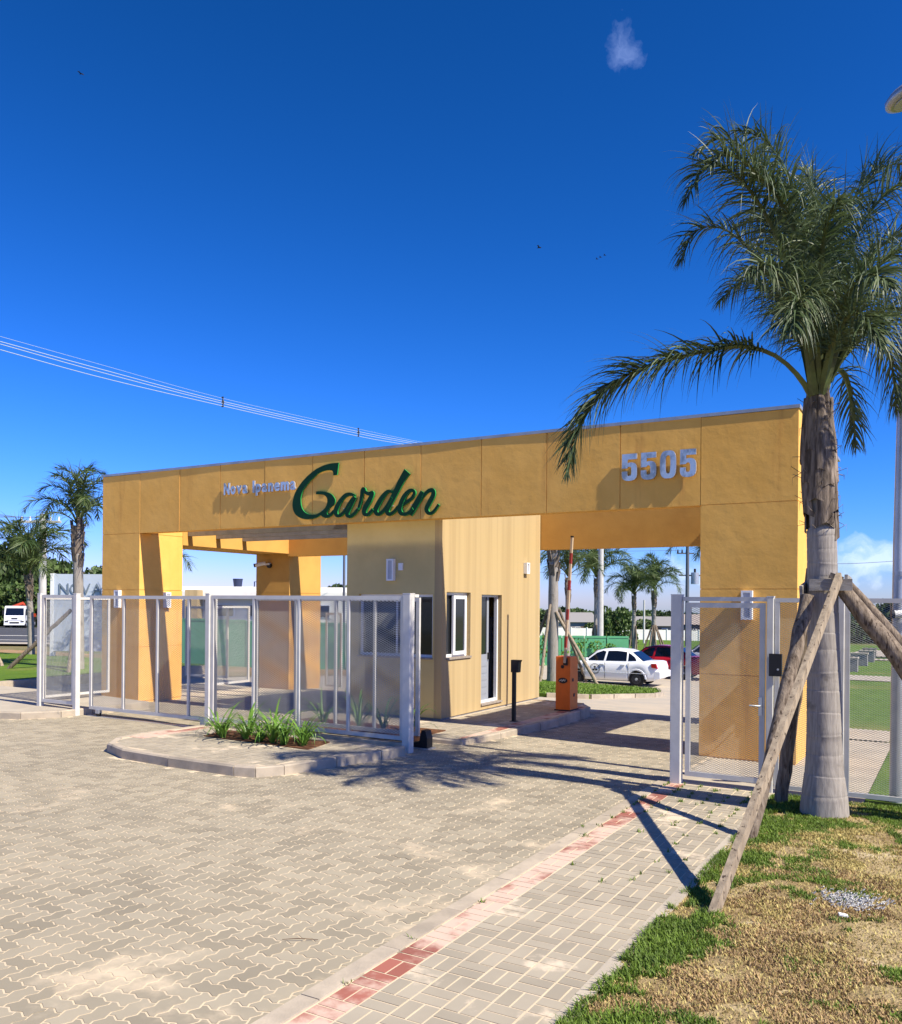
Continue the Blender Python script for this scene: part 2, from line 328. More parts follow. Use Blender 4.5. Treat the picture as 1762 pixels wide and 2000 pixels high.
LEFT_WALK = [(-45, 9.3), (-15.5, 9.45), (-14.75, 9.75), (-14.35, 10.3), (-14.3, 12.3), (-16.5, 12.6), (-45, 12.6)]
FRONT_ISLE = [(-6.75, 10.42), (-10.85, 10.45), (-10.99, 9.3), (-10.9, 8.75), (-10.55, 8.32), (-9.95, 8.09), (-8.95, 8.02), (-7.78, 8.03), (-7.48, 8.10), (-7.27, 8.40), (-7.05, 9.2), (-6.85, 9.95)]
BOOTH_ISLE = [(-10.95, 11.5), (-6.54, 11.72), (-6.41, 12.8), (-6.30, 14.95), (-6.47, 17.1), (-6.8, 17.6), (-10.2, 17.85), (-10.3, 13.55), (-10.95, 13.5)]
def slab(name, poly, ztop, m, zb=-.35):
    b = MB(); b.prism(poly, 'z', zb, ztop); return struct(b.build(name, m))
def shrink(poly, d):
    c = np.mean(np.array(poly), 0); n = len(poly); out_ = []
    A = sum(poly[i][0]*poly[(i+1) % n][1]-poly[(i+1) % n][0]*poly[i][1] for i in range(n)); sg = 1 if A > 0 else -1
    for i in range(n):
        p, q, r = Vector(poly[i-1]), Vector(poly[i]), Vector(poly[(i+1) % n])
        t1 = (q-p).normalized(); t2 = (r-q).normalized(); n1 = Vector((-t1.y, t1.x))*sg; n2 = Vector((-t2.y, t2.x))*sg
        m_ = (n1+n2); m_ = m_/max(.4, m_.length_squared/2) if m_.length > .01 else n1
        out_.append((q.x+m_.x*d, q.y+m_.y*d))
    return out_
def kerb(parent, pts, z1, width, piece=.8, z0=-.3, inner_left=True, gap=.012):
    """stones along pts, width to the left of travel (inside)"""
    P = [Vector(p) for p in pts]; seg = [(P[i+1]-P[i]).length for i in range(len(P)-1)]; tot = sum(seg)
    def at(s):
        for i, l in enumerate(seg):
            if s <= l+1e-9 or i == len(seg)-1: return P[i]+(P[i+1]-P[i])*min(1, s/l)
            s -= l
    cuts = [0]; acc = 0
    for i, l in enumerate(seg):   # stones break at bends
        n = max(1, round(l/piece))
        cuts += [acc+l*(k+1)/n for k in range(n)]; acc += l
    for a, b_ in zip(cuts[:-1], cuts[1:]):
        p, q = at(a+gap/2), at(b_-gap/2); t = (q-p).normalized(); nn = Vector((-t.y, t.x)) if inner_left else Vector((t.y, -t.x))
        dz = random.uniform(-.008, .008); e = random.uniform(-.006, .006)
        ch = .018
        sec = [(0, z0), (0, z1-ch), (ch, z1+dz), (width, z1+dz), (width, z0)]
        b = MB(); vs = []
        for pp in (p, q):
            for (u, z) in sec: vs.append((pp.x+nn.x*(u+e), pp.y+nn.y*(u+e), z))
        n = len(sec); fs = [tuple(range(n)), tuple(range(n, 2*n))[::-1]]+[(i, n+i, n+(i+1) % n, (i+1) % n) for i in range(n)]
        if inner_left: fs = [f[::-1] for f in fs]
        b.add(vs, fs); b.build('kerb_stone', 'kerb', parent)
left_walk = slab('left_sidewalk', shrink(LEFT_WALK, .02), .115, 'concrete')
kerb(left_walk, LEFT_WALK[1:5], .125, .11, .75)
front_isle = slab('front_island', shrink(FRONT_ISLE, .05), .1195, 'sand')
kerb(front_isle, FRONT_ISLE[1:]+FRONT_ISLE[:1], .13, .11, .9)
booth_isle = slab('booth_island', shrink(BOOTH_ISLE, .05), .0445, 'sand')
kerb(booth_isle, BOOTH_ISLE[:7], .055, .11, .85)
walk = struct(MB().box(-3.0, -1.72, .5, 10.72, -.3, -.0012).build('sidewalk', 'sand'))
b = MB()
for i in range(12): pass
for y in np.arange(.55, 10.6, .8):   # flush kerb on the driveway side and the sandy edge strip
    MB().box(-3.115, -2.985, y+.004, min(y+.796, 10.62), -.2, .009+random.uniform(-.002, .003)).build('kerb_stone', 'kerb', walk)
    MB().box(-1.80, -1.70, y+.004, min(y+.796, 10.62), -.2, .006+random.uniform(-.003, .003)).build('edge_stone', 'concrete', walk)

# pavers: zigzag stones in herringbone
A0 = .113
def zig(a, g):
    cs = [(0, 0), (2, 0), (2, 1), (0, 1)]; units = [((0, 0), (1, 0)), ((1, 0), (2, 0)), ((2, 0), (2, 1)), ((2, 1), (1, 1)), ((1, 1), (0, 1)), ((0, 1), (0, 0))]
    P = []
    for (p, q) in units:
        t = Vector((q[0]-p[0], q[1]-p[1])); l = Vector((-t.y, t.x)); p = Vector(p)
        P.append(p); P.append(p+t*.27+l*.115); P.append(p+t*.73-l*.115)
    P = [(p.x*a, p.y*a) for p in P]
    return shrink(P, g)
ZT = zig(A0, .0062)
def paver_proto(poly, h, top=0.):
    n = len(poly); V = [(x, y, top) for x, y in poly]+[(x, y, top-h) for x, y in poly]
    F = [(i, n+i, n+(i+1) % n, (i+1) % n) for i in range(n)]
    return np.array(V), [tuple(range(n))]+F
def lay(name, parent, items, mats, limit=300, h=.02):
    """items: (poly template, x, y, rot(0/1), z, material index). The nearest become objects, the rest one stuff mesh."""
    items.sort(key=lambda t: t[1]**2+t[2]**2); cache = {}
    for it in items[:limit]:
        key = (id(it[0]), it[5])
        if key not in cache:
            V, F = paver_proto(it[0], h); me = bpy.data.meshes.new(name); me.from_pydata([tuple(v) for v in V], [], F); me.materials.append(MT[mats[it[5]]]); me.update(); cache[key] = me
        off = root_loc(parent)
        o = link(name, cache[key], parent, (it[1]-off[0], it[2]-off[1], it[4]-off[2])); o.rotation_euler = (random.gauss(0, .0022), random.gauss(0, .0022), it[3]*math.pi/2)
    rest = items[limit:]
    if rest:
        b = MB()
        for (poly, x, y, r, z, mi) in rest:
            V, F = paver_proto(poly, h)
            if r: V = np.stack([-V[:, 1], V[:, 0], V[:, 2]], 1)
            tx, ty = random.gauss(0, .0022), random.gauss(0, .0022)
            V = V+np.array([0, 0, 0]); V[:, 2] += V[:, 0]*tx+V[:, 1]*ty
            b.add([(p[0]+x, p[1]+y, p[2]+z) for p in V], F, mi)
        o = b.build(name+'s', mats, parent); o['kind'] = 'stuff'
FI, BI, LW = shrink(FRONT_ISLE, -.02), shrink(BOOTH_ISLE, -.02), shrink(LEFT_WALK, -.02)
its = []
for i in range(int(-24/A0), int(-3.1/A0)+1):
    for j in range(int(2.2/A0), int(18.4/A0)):
        t = (i-j) % 4
        if t == 0: x, y, r, cx, cy = i*A0, j*A0, 0, (i+1)*A0, (j+.5)*A0
        elif t == 3: x, y, r, cx, cy = (i+1)*A0, j*A0, 1, (i+.5)*A0, (j+1)*A0
        else: continue
        if cx > -3.04 or not seen(cx, cy, 0, 60): continue
        if inpoly(cx, cy, FI) or inpoly(cx, cy, BI) or inpoly(cx, cy, LW): continue
        if cy > 12.9 and (cx < -15.4 or (-10.2 < cx < -8.0)): continue
        its.append((ZT, x, y, r, hz(cy)+random.gauss(0, .0006), 0))
lay('paver', driveway, its, ['paver'])
BK = shrink([(0, 0), (.2, 0), (.2, .1), (0, .1)], .0052)
def basket(x0, x1, y0, y1, redcols, z, ok):
    out_ = []; nx = int(round((x1-x0)/.205)); ny = int((y1-y0)/.205)
    for i in range(nx):
        for j in range(ny):
            X, Y = x0+i*.205, y0+j*.205
            if not ok(X+.1, Y+.1): continue
            mi = 1 if redcols(i, X, Y) else 0
            for k in range(2):
                jz = z+random.gauss(0, .0006)
                if (i+j) % 2: out_.append((BK, X+.0, Y+.1025*k, 0, jz, mi))
                else: out_.append((BK, X+.1025*k+.1, Y, 1, jz, mi))
    return out_
its = [t for t in basket(-2.975, -1.80, 3.0, 10.62, lambda i, X, Y: i == 0, 0.002, lambda x, y: seen(x, y, 0, 60))]
lay('brick', walk, its, ['brick', 'redbrick'], h=.01)
FI2 = shrink(FRONT_ISLE, .13); BED = [(-9.9, 9.55), (-7.75, 9.45), (-7.9, 10.15), (-10.05, 10.2)]
def near_red(x, y): return (x < -10.55 and y > 8.9) or (x > -7.42+(y-8.1)*.26)
its = basket(-10.9, -6.6, 8.1, 10.40, lambda i, X, Y: near_red(X+.1, Y+.1), .122, lambda x, y: inpoly(x, y, FI2) and not inpoly(x, y, BED))
lay('brick', front_isle, its, ['brick', 'redbrick'], h=.01)
BI2 = shrink(BOOTH_ISLE, .14)
its = basket(-10.85, -6.2, 11.55, 17.6, lambda i, X, Y: X > -6.95, .047, lambda x, y: inpoly(x, y, BI2) and not (-10.2 < x < -7.95 and y > 13.5))
lay('brick', booth_isle, its, ['brick', 'redbrick'], h=.01)
struct(MB().prism(shrink(BED, .01), 'z', .05, .135).build('planting_bed', 'soil'))
struct(MB().prism([(-10.2, 11.5), (-7.3, 11.5), (-7.3, 12.5), (-10.2, 12.5)], 'z', .0, .064).build('planting_bed', 'soil'))
# left verge, kerbs and road
sheet('left_lawn', -60, -20.85, 9, 20.5, 'grass_far', dz=.12, nx=6, flat=0.0)
sheet('left_lane', -20.7, -16.7, 9, 30, 'concrete', dz=.0, nx=2)
lk = struct(MB().box(-20.86, -20.7, 9, 20.5, -.3, .125).build('verge_kerb', 'kerb'))
sheet('left_dirt', -70, -20.85, 20.5, 33, 'dirt', dz=.02, nx=6)
def persp_strip(name, d0, d1, x0, x1, m, dz, k=14):   # a strip square to the avenue, which runs along the direction (cos30, sin30)
    c, s = math.cos(R(30)), math.sin(R(30)); b = MB(); vs = []
    ds = np.linspace(d0, d1, 5)
    for d in ds:
        for x in np.linspace(x0, x1, k): X, Y = c*x-s*d, s*x+c*d; vs.append((X, Y, hz(Y)+dz))
    b.add(vs, [(i*k+j, i*k+j+1, (i+1)*k+j+1, (i+1)*k+j) for i in range(len(ds)-1) for j in range(k-1)])
    return struct(b.build(name, m))
persp_strip('avenue_kerb', 60, 62.5, -75, -14, 'concrete', .10)
persp_strip('avenue', 62.5, 118, -110, -14, 'asphalt', .04)
persp_strip('road_marking', 67, 67.5, -75, -20, 'wallw', .06); persp_strip('road_marking', 76, 76.7, -80, -20, 'wallw', .06)

# ---------------------------------------------------------------- gatehouse
gh = thing('gatehouse', (-9, 13, 0), 'orange plastered entrance portico with panelled beam, square columns and cream guard booth', 'gatehouse')
CUT = [-.3, 1.18, 2.44, 3.69, 5.0]
def column(x0, x1, y0, y1, m='plaster', plinth=None):
    e = .012
    core = MB().box(x0+e, x1-e, y0+e, y1-e, -.4, 4.95).build('column', m, gh)
    zs = CUT[:]; zs[0] = plinth if plinth is not None else -.3
    for a, b_ in zip(zs[:-1], zs[1:]): MB().box(x0, x1, y0, y1, a+.005, b_-.005).build('panel', m, core)
    if plinth is not None: MB().box(x0+.02, x1-.02, y0+.02, y1-.02, -.4, plinth).build('plinth', 'plinth', core)
column(-16.65, -15.42, 12.97, 14.2, plinth=-.02); column(-3.2, -1.84, 12.97, 14.25, plinth=-.04)
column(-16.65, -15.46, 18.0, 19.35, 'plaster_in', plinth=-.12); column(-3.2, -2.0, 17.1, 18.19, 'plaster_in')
fb = MB().box(-15.41, -3.21, 12.985, 13.32, 3.70, 4.97).build('front_beam', 'plaster', gh)
JX = [-15.42, -14.18, -13.0, -11.79, -10.58, -9.36, -8.13, -6.91, -5.70, -4.45, -3.2]
for i, (a, b_) in enumerate(zip(JX[:-1], JX[1:])):
    o = MB()
    e = random.uniform(-.003, .003)
    o.add([(a+.007, 12.97+e, 3.69), (b_-.007, 12.97-e, 3.69), (b_-.007, 13.0, 3.69), (a+.007, 13.0, 3.69), (a+.007, 12.97+e, 5.0), (b_-.007, 12.97-e, 5.0), (b_-.007, 13.0, 5.0), (a+.007, 13.0, 5.0)],
          [(3, 2, 1, 0), (4, 5, 6, 7), (0, 1, 5, 4), (1, 2, 6, 5), (2, 3, 7, 6), (3, 0, 4, 7)])
    o.build('panel', 'plaster', fb)
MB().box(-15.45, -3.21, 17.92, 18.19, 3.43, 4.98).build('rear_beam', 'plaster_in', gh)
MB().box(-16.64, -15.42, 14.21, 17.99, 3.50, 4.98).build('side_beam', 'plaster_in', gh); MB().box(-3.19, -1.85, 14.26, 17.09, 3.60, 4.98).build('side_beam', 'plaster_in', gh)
b = MB()
for x0 in np.arange(-16.67, -1.9, 2.98): MB().box(x0+.002, min(x0+2.976, -1.82), 12.954, 13.34, 5.0, 5.05).build('roof_cap', 'cap', gh)
MB().box(-1.87, -1.82, 13.345, 18.2, 5.0, 5.05).build('roof_cap', 'cap', gh); MB().box(-16.67, -16.62, 13.345, 19.35, 5.0, 5.05).build('roof_cap', 'cap', gh)
for y in (14.35, 15.25, 16.15): MB().box(-15.41, -9.86, y, y+.12, 3.72, 3.95).build('rafter', 'rafter', gh)
for x in (): MB().box(x, x+.14, 13.33, 17.31, 3.96, 4.1).build('purlin', 'rafter', gh)
# booth
BX0, BX1, BY0, BY1, BZ0, BZ1 = -10.17, -8.01, 13.54, 17.90, .085, 4.75
def wall_open(name, fixed0, fixed1, a0, a1, z0, z1, holes, axis, m):
    b = MB(); cur = a0
    def bx(u0, u1, w0, w1):
        if u1-u0 < 1e-4 or w1-w0 < 1e-4: return
        if axis == 'x': b.box(u0, u1, fixed0, fixed1, w0, w1)
        else: b.box(fixed0, fixed1, u0, u1, w0, w1)
    for (h0, h1, w0, w1) in holes: bx(cur, h0, z0, z1); bx(h0, h1, z0, w0); bx(h0, h1, w1, z1); cur = h1
    bx(cur, a1, z0, z1)
    return b.build(name, m, gh)
wf = wall_open('booth_wall', BY0, BY0+.16, BX0, BX1-.16, BZ0, BZ1, [(-9.88, -8.205, 1.165, 2.366)], 'x', 'booth_front_lifted')
wsd = wall_open('booth_wall', BX1-.16, BX1, BY0, BY1, BZ0, BZ1, [(13.71, 14.635, 1.165, 2.407), (15.09, 15.98, .18, 2.376)], 'y', 'booth')
MB().box(BX0, BX1-.16, BY1-.16, BY1, BZ0, BZ1).build('booth_wall', 'booth', gh); MB().box(BX0, BX0+.16, BY0+.16, BY1-.16, BZ0, BZ1).build('booth_wall', 'booth', gh)
MB().box(BX0+.02, BX1-.02, BY0+.02, BY1-.02, -.3, BZ0).build('booth_plinth', 'plinth', gh)
MB().box(BX0+.16, BX1-.16, BY0+.16, BY1-.16, 2.75, 2.9).build('booth_ceiling', 'wallw', gh)
MB().box(BX0+.01, BX1-.01, BY0+.01, BY1-.01, BZ1, BZ1+.05).build('booth_roof', 'cap', gh)
def ringbox(b, axis, f0, f1, a0, a1, z0, z1, t):
    for (u0, u1, w0, w1) in ((a0, a0+t, z0, z1), (a1-t, a1, z0, z1), (a0+t, a1-t, z0, z0+t), (a0+t, a1-t, z1-t, z1)):
        if axis == 'x': b.box(u0, u1, f0, f1, w0, w1)
        else: b.box(f0, f1, u0, u1, w0, w1)
    return b
# front window
wn = ringbox(MB(), 'x', BY0+.07, BY0+.13, -9.878, -8.207, 1.188, 2.364, .05).build('window', 'upvc', gh)
for a, c in ((-9.827, -9.06), (-9.02, -8.258)): MB().box(a, c, BY0+.09, BY0+.10, 1.239, 2.313).build('pane', 'glass', wn)
MB().box(-9.06, -9.02, BY0+.075, BY0+.125, 1.239, 2.313).build('mullion', 'upvc', wn)
MB().box(-9.89, -8.195, BY0-.025, BY0+.14, 1.155, 1.186).build('window_sill', 'sill', wn)
# side window with its sash slid open
wn = ringbox(MB(), 'y', BX1-.15, BX1-.085, 13.712, 14.633, 1.188, 2.405, .05).build('window', 'upvc', gh)
MB().box(BX1-.13, BX1-.12, 13.763, 14.582, 1.239, 2.354).build('pane', 'glass', wn)
sa = ringbox(MB(), 'y', BX1-.084, BX1-.04, 14.05, 14.55, 1.225, 2.345, .065).build('sash', 'upvc', wn)
MB().box(BX1-.07, BX1-.06, 14.116, 14.484, 1.291, 2.279).build('pane', 'glass', wn)
MB().box(BX1-.15, BX1+.03, 13.70, 14.645, 1.15, 1.186).build('window_sill', 'sill', wn)
# door standing ajar
dr = ringbox(MB(), 'y', BX1-.155, BX1-.085, 15.092, 15.978, .20, 2.374, .045).build('door', 'upvc', gh)
MB().box(BX1-.145, BX1-.11, 15.14, 15.61, .23, 1.17).build('door_panel', 'door', dr); MB().box(BX1-.145, BX1-.11, 15.14, 15.21, 1.17, 2.33).build('door_stile', 'door', dr); MB().box(BX1-.145, BX1-.11, 15.53, 15.61, 1.17, 2.33).build('door_stile', 'door', dr)
for z in (.42, .56, .70, .84, .98): MB().box(BX1-.11, BX1-.104, 15.21, 15.53, z-.05, z+.04).build('louvre', 'door', dr)
MB().box(BX1-.135, BX1-.125, 15.211, 15.529, 1.17, 2.33).build('pane', 'glass', dr); MB().box(BX1-.11, BX1-.07, 15.56, 15.58, 1.06, 1.20).build('handle', 'black', dr)
MB().box(BX1-.155, BX1+.03, 15.08, 15.99, .165, .198).build('door_sill', 'sill', dr)
MB().box(BX1-1.0, BX1-.4, 16.0, 16.8, .2, 1.9).build('cupboard', 'door', gh)

# ---------------------------------------------------------------- lettering
def ribbon(b, pts, y0, y1, k0, mi=0, smooth_n=6):
    P = np.array(pts, float)
    # Catmull-Rom
    Q = []
    for i in range(len(P)-1):
        p0, p1, p2, p3 = P[max(i-1, 0)], P[i], P[i+1], P[min(i+2, len(P)-1)]
        for s in np.linspace(0, 1, smooth_n, endpoint=False): Q.append(.5*((2*p1)+(-p0+p2)*s+(2*p0-5*p1+4*p2-p3)*s*s+(-p0+3*p1-3*p2+p3)*s**3))
    Q.append(P[-1]); Q = np.array(Q)
    T = np.gradient(Q[:, :2], axis=0); T /= np.linalg.norm(T, axis=1)[:, None]+1e-9; Nn = np.stack([-T[:, 1], T[:, 0]], 1)
    vs = []
    for i, q in enumerate(Q):
        yy = y0-.00025*(i+k0)
        for sg in (1, -1):
            u = q[:2]+Nn[i]*sg*q[2]/2; vs.append((u[0], yy, u[1])); vs.append((u[0], y1, u[1]))
    fs = []
    for i in range(len(Q)-1):
        a = i*4; c = a+4
        fs += [(a, a+2, c+2, c), (a+1, c+1, c+3, a+3), (a, c, c+1, a+1), (a+2, a+3, c+3, c+2)]
    n = (len(Q)-1)*4
    fs += [(0, 1, 3, 2), (n, n+2, n+3, n+1)]
    b.add(vs, fs, mi); b.mi[-len(fs):] = [1 if (k >= 4*(len(Q)-1) or k % 4 > 1) else 0 for k in range(len(fs))]
    return len(Q)
sg = thing('script_sign', (-9.5, 12.95, 4.2), 'large dark green script letters fixed on the orange beam', 'sign')
G_OUT = [(-9.921,4.819),(-10.123,4.820),(-10.322,4.785),(-10.502,4.718),(-10.682,4.611),(-10.842,4.478),(-10.956,4.341),(-11.024,4.182),(-11.032,4.038),(-10.984,3.924),(-10.886,3.844),(-10.743,3.795),(-10.578,3.788),(-10.436,3.817),(-10.347,3.852),(-10.286,3.814),(-10.197,3.793),(-10.104,3.824),(-10.004,3.909),(-9.943,3.981),(-10.048,3.937),(-10.118,3.884),(-10.171,3.855),(-10.189,3.895),(-10.132,3.973),(-10.022,4.041),(-9.997,4.119),(-10.028,4.182),(-10.090,4.241),(-10.184,4.280),(-10.318,4.304),(-10.461,4.312),(-10.456,4.258),(-10.344,4.249),(-10.268,4.234),(-10.205,4.188),(-10.182,4.120),(-10.203,4.033),(-10.269,3.962),(-10.381,3.896),(-10.475,3.872),(-10.584,3.873),(-10.689,3.907),(-10.772,3.971),(-10.819,4.063),(-10.834,4.190),(-10.799,4.314),(-10.721,4.417),(-10.631,4.500),(-10.518,4.582),(-10.406,4.653),(-10.272,4.691),(-10.126,4.695),(-10.055,4.664),(-10.048,4.593),(-9.956,4.594)]
STROKES = {'a':[[(-9.531,4.172,0.049),(-9.638,4.212,0.060),(-9.745,4.201,0.075),(-9.853,4.120,0.085),(-9.943,4.002,0.101),(-9.982,3.908,0.098),(-9.942,3.827,0.065),(-9.850,3.841,0.057),(-9.743,3.940,0.056),(-9.637,4.074,0.056),(-9.541,4.164,0.051)],[(-9.535,4.155,0.079),(-9.615,4.038,0.100),(-9.691,3.920,0.104),(-9.710,3.835,0.080),(-9.645,3.800,0.064),(-9.549,3.845,0.056),(-9.454,3.935,0.051)]],'r':[[(-9.454,3.935,0.051),(-9.392,4.113,0.066),(-9.367,4.266,0.074),(-9.329,4.289,0.066),(-9.295,4.231,0.062),(-9.211,4.195,0.070),(-9.136,4.204,0.077),(-9.193,4.085,0.100),(-9.296,3.936,0.105),(-9.312,3.843,0.086),(-9.232,3.817,0.062),(-9.118,3.910,0.054)]],'d':[[(-8.712,4.202,0.049),(-8.803,4.216,0.060),(-8.904,4.137,0.087),(-9.006,4.007,0.100),(-9.066,3.891,0.096),(-9.029,3.818,0.070),(-8.942,3.834,0.060),(-8.821,3.947,0.057),(-8.711,4.101,0.057)],[(-8.385,4.549,0.153),(-8.503,4.399,0.126),(-8.621,4.205,0.115),(-8.740,4.010,0.109),(-8.810,3.879,0.099),(-8.775,3.806,0.072),(-8.678,3.831,0.057),(-8.568,3.934,0.052)]],'e':[[(-8.568,3.914,0.052),(-8.439,3.978,0.059),(-8.301,4.054,0.059),(-8.228,4.146,0.059),(-8.259,4.201,0.054),(-8.342,4.194,0.066),(-8.436,4.111,0.085),(-8.509,3.982,0.093),(-8.534,3.866,0.093),(-8.477,3.793,0.070),(-8.358,3.799,0.059),(-8.251,3.877,0.051)]],'n':[[(-8.064,4.173,0.075),(-8.137,4.045,0.105),(-8.233,3.901,0.113),(-8.322,3.773,0.099)],[(-8.186,3.907,0.047),(-8.077,4.058,0.054),(-7.952,4.170,0.064),(-7.853,4.177,0.078),(-7.840,4.095,0.088),(-7.916,3.968,0.093),(-7.972,3.856,0.086),(-7.925,3.781,0.064),(-7.834,3.800,0.053),(-7.721,3.925,0.046)]]}
def smooth_poly(P, n=3):
    P = np.array(P); Q = []
    m = len(P); 
    for i in range(m):
        p0, p1, p2, p3 = P[i-1], P[i], P[(i+1) % m], P[(i+2) % m]
        a = (p1-p0); c = (p2-p1); d = (p3-p2)
        def ang(u, v): return np.dot(u, v)/(np.linalg.norm(u)*np.linalg.norm(v)+1e-9)
        t1 = (p2-p0)/2 if ang(a, c) > .3 else c*.5; t2 = (p3-p1)/2 if ang(c, d) > .3 else c*.5
        for s in np.linspace(0, 1, n, endpoint=False):
            h = s*s*(3-2*s); Q.append((2*s**3-3*s*s+1)*p1+(s**3-2*s*s+s)*t1+(-2*s**3+3*s*s)*p2+(s**3-s*s)*t2)
    return [tuple(q) for q in Q]
Y1, Y0 = 12.952, 12.922
gb = MB().prism(smooth_poly(G_OUT), 'y', Y0, Y1); gb.mi = [0, 0]+[1]*(len(gb.mi)-2); gb.build('letter', ['green', 'green_side'], sg)
kk = 3
for ch, ss in STROKES.items():
    b = MB()
    for s in ss: kk += ribbon(b, s, Y0, Y1, kk % 40)+2
    b.build('letter', ['green', 'green_side'], sg)
for x in (-10.9, -10.3, -9.8, -9.5, -9.1, -8.7, -8.3, -7.9): MB().tube([(x, 12.93, 3.95), (x, 12.985, 3.95)], .008, 6).build('stand_off', 'steel', sg)
def glyph(ch, x0, x1, z0, z1, y0, y1, m, parent, bold=.03, name='letter'):
    cu = bpy.data.curves.new('glyph', 'FONT'); cu.body = ch; cu.size = 1; cu.offset = bold; cu.extrude = .5; cu.resolution_u = 4
    ob = bpy.data.objects.new('glyph', cu); col.objects.link(ob)
    bpy.context.view_layer.update()
    me = bpy.data.meshes.new_from_object(ob.evaluated_get(bpy.context.evaluated_depsgraph_get()))
    col.objects.unlink(ob); bpy.data.objects.remove(ob)
    n = len(me.vertices); co = np.empty(n*3); me.vertices.foreach_get('co', co); co = co.reshape(-1, 3)
    lo, hi = co.min(0), co.max(0); off = root_loc(parent)
    u = (co-lo)/(hi-lo); V = np.stack([x0+u[:, 0]*(x1-x0)-off[0], y1+(y0-y1)*u[:, 2]-off[1], z0+u[:, 1]*(z1-z0)-off[2]], 1)
    me.vertices.foreach_set('co', V.ravel()); me.materials.clear(); me.materials.append(MT[m]); me.update()
    return link(name, me, parent)
ns = thing('chrome_name_sign', (-12, 12.95, 4.45), 'small chrome block letters on the beam left of the green script', 'sign')
x = -12.86
for ch, wd, low, hi in (('N', .16, 0, .245), ('o', .135, 0, .175), ('v', .14, 0, .172), ('a', .135, 0, .175), (' ', .11, 0, 0), ('I', .055, 0, .245), ('p', .14, -.06, .175), ('a', .135, 0, .175), ('n', .135, 0, .175), ('e', .14, 0, .175), ('m', .215, 0, .175), ('a', .135, 0, .175)):
    if ch != ' ': glyph(ch, x, x+wd, 4.375+low, 4.375+hi, 12.925, 12.952, 'chrome', ns, .05 if ch not in 'ea' else .03)
    x += wd+.026 if ch != ' ' else wd
for xx in (-12.8, -12.1, -11.3): MB().tube([(xx, 12.93, 4.42), (xx, 12.985, 4.42)], .006, 6).build('stand_off', 'steel', ns)
nb = thing('house_number', (-3.8, 12.95, 4.3), 'four large chrome digits reading 5505 on the beam', 'sign')
FIVE = [(.06, 1), (.94, 1), (.94, .79), (.40, .79), (.385, .655), (.50, .675), (.66, .675), (.80, .645), (.90, .58), (.945, .48), (.95, .36), (.945, .20), (.90, .10), (.80, .03), (.66, 0), (.50, -.008), (.32, 0), (.18, .035), (.09, .10), (.05, .20), (.05, .35), (.375, .35), (.375, .24), (.41, .185), (.49, .165), (.58, .185), (.615, .25), (.62, .36), (.61, .46), (.57, .51), (.49, .525), (.42, .51), (.375, .465), (.05, .465)]
def oval(rx, rz, n=40): return [(.5+rx*math.copysign(abs(math.cos(a))**.62, math.cos(a)), .5+rz*math.copysign(abs(math.sin(a))**.62, math.sin(a))) for a in np.linspace(0, 2*math.pi, n, endpoint=False)]
for i, ch in enumerate('5505'):
    u0 = -4.42+i*.302; pl = lambda q: [(u0+x*.268, 4.12+z*.415) for x, z in q]; b = MB()
    if ch == '5': b.prism(pl(FIVE), 'y', 12.915, 12.945)
    else:
        o1, o2 = pl(oval(.46, .508)), pl(oval(.135, .335)); n = 40
        vs = [(x, y, z) for y in (12.915, 12.945) for P in (o1, o2) for x, z in P]
        b.add(vs, [f for k in range(n) for k2 in [(k+1) % n] for f in ((k, k2, n+k2, n+k), (2*n+k, 3*n+k, 3*n+k2, 2*n+k2), (k, 2*n+k, 2*n+k2, k2), (n+k, n+k2, 3*n+k2, 3*n+k))])
    b.build('digit', 'chrome', nb)
for i in range(4): MB().tube([(-4.29+i*.302, 12.93, 4.2), (-4.29+i*.302, 12.985, 4.2)], .006, 6).build('stand_off', 'steel', nb)

# ---------------------------------------------------------------- fences and gates
def mesh_arrays(W, Hh, L_=.050, S_=.024, w=.0034, tilt=.004):
    """expanded metal in local coords: u along the panel, z up"""
    nu = int(W/(L_/2))+1; nv = int(Hh/(S_/2))+1
    i, j = np.meshgrid(np.arange(nu), np.arange(nv), indexing='ij'); ok = (i+j) % 2 == 0
    i = i[ok]; j = j[ok]; Vs = []; 
    for (di, dj) in ((1, 1), (1, -1)):
        k = (i+di <= nu) & (j+dj >= 0) & (j+dj <= nv)
        p = np.stack([i[k]*L_/2, j[k]*S_/2], 1); q = np.stack([(i[k]+di)*L_/2, (j[k]+dj)*S_/2], 1)
        t = (q-p)/np.linalg.norm(q-p, axis=1)[:, None]; n = np.stack([-t[:, 1], t[:, 0]], 1); n *= np.sign(n[:, 1:2])
        a = p-n*w/2; b_ = q-n*w/2; c = q+n*w/2; d = p+n*w/2
        y0 = np.full(len(p), -tilt/2); y1 = np.full(len(p), tilt/2)
        Vs.append(np.stack([np.column_stack([a[:, 0], y0, a[:, 1]]), np.column_stack([b_[:, 0], y0, b_[:, 1]]), np.column_stack([c[:, 0], y1, c[:, 1]]), np.column_stack([d[:, 0], y1, d[:, 1]])], 1).reshape(-1, 3))
    V = np.concatenate(Vs); V[:, 0] = np.clip(V[:, 0], 0, W); V[:, 2] = np.clip(V[:, 2], 0, Hh)
    return V, np.arange(len(V)).reshape(-1, 4)
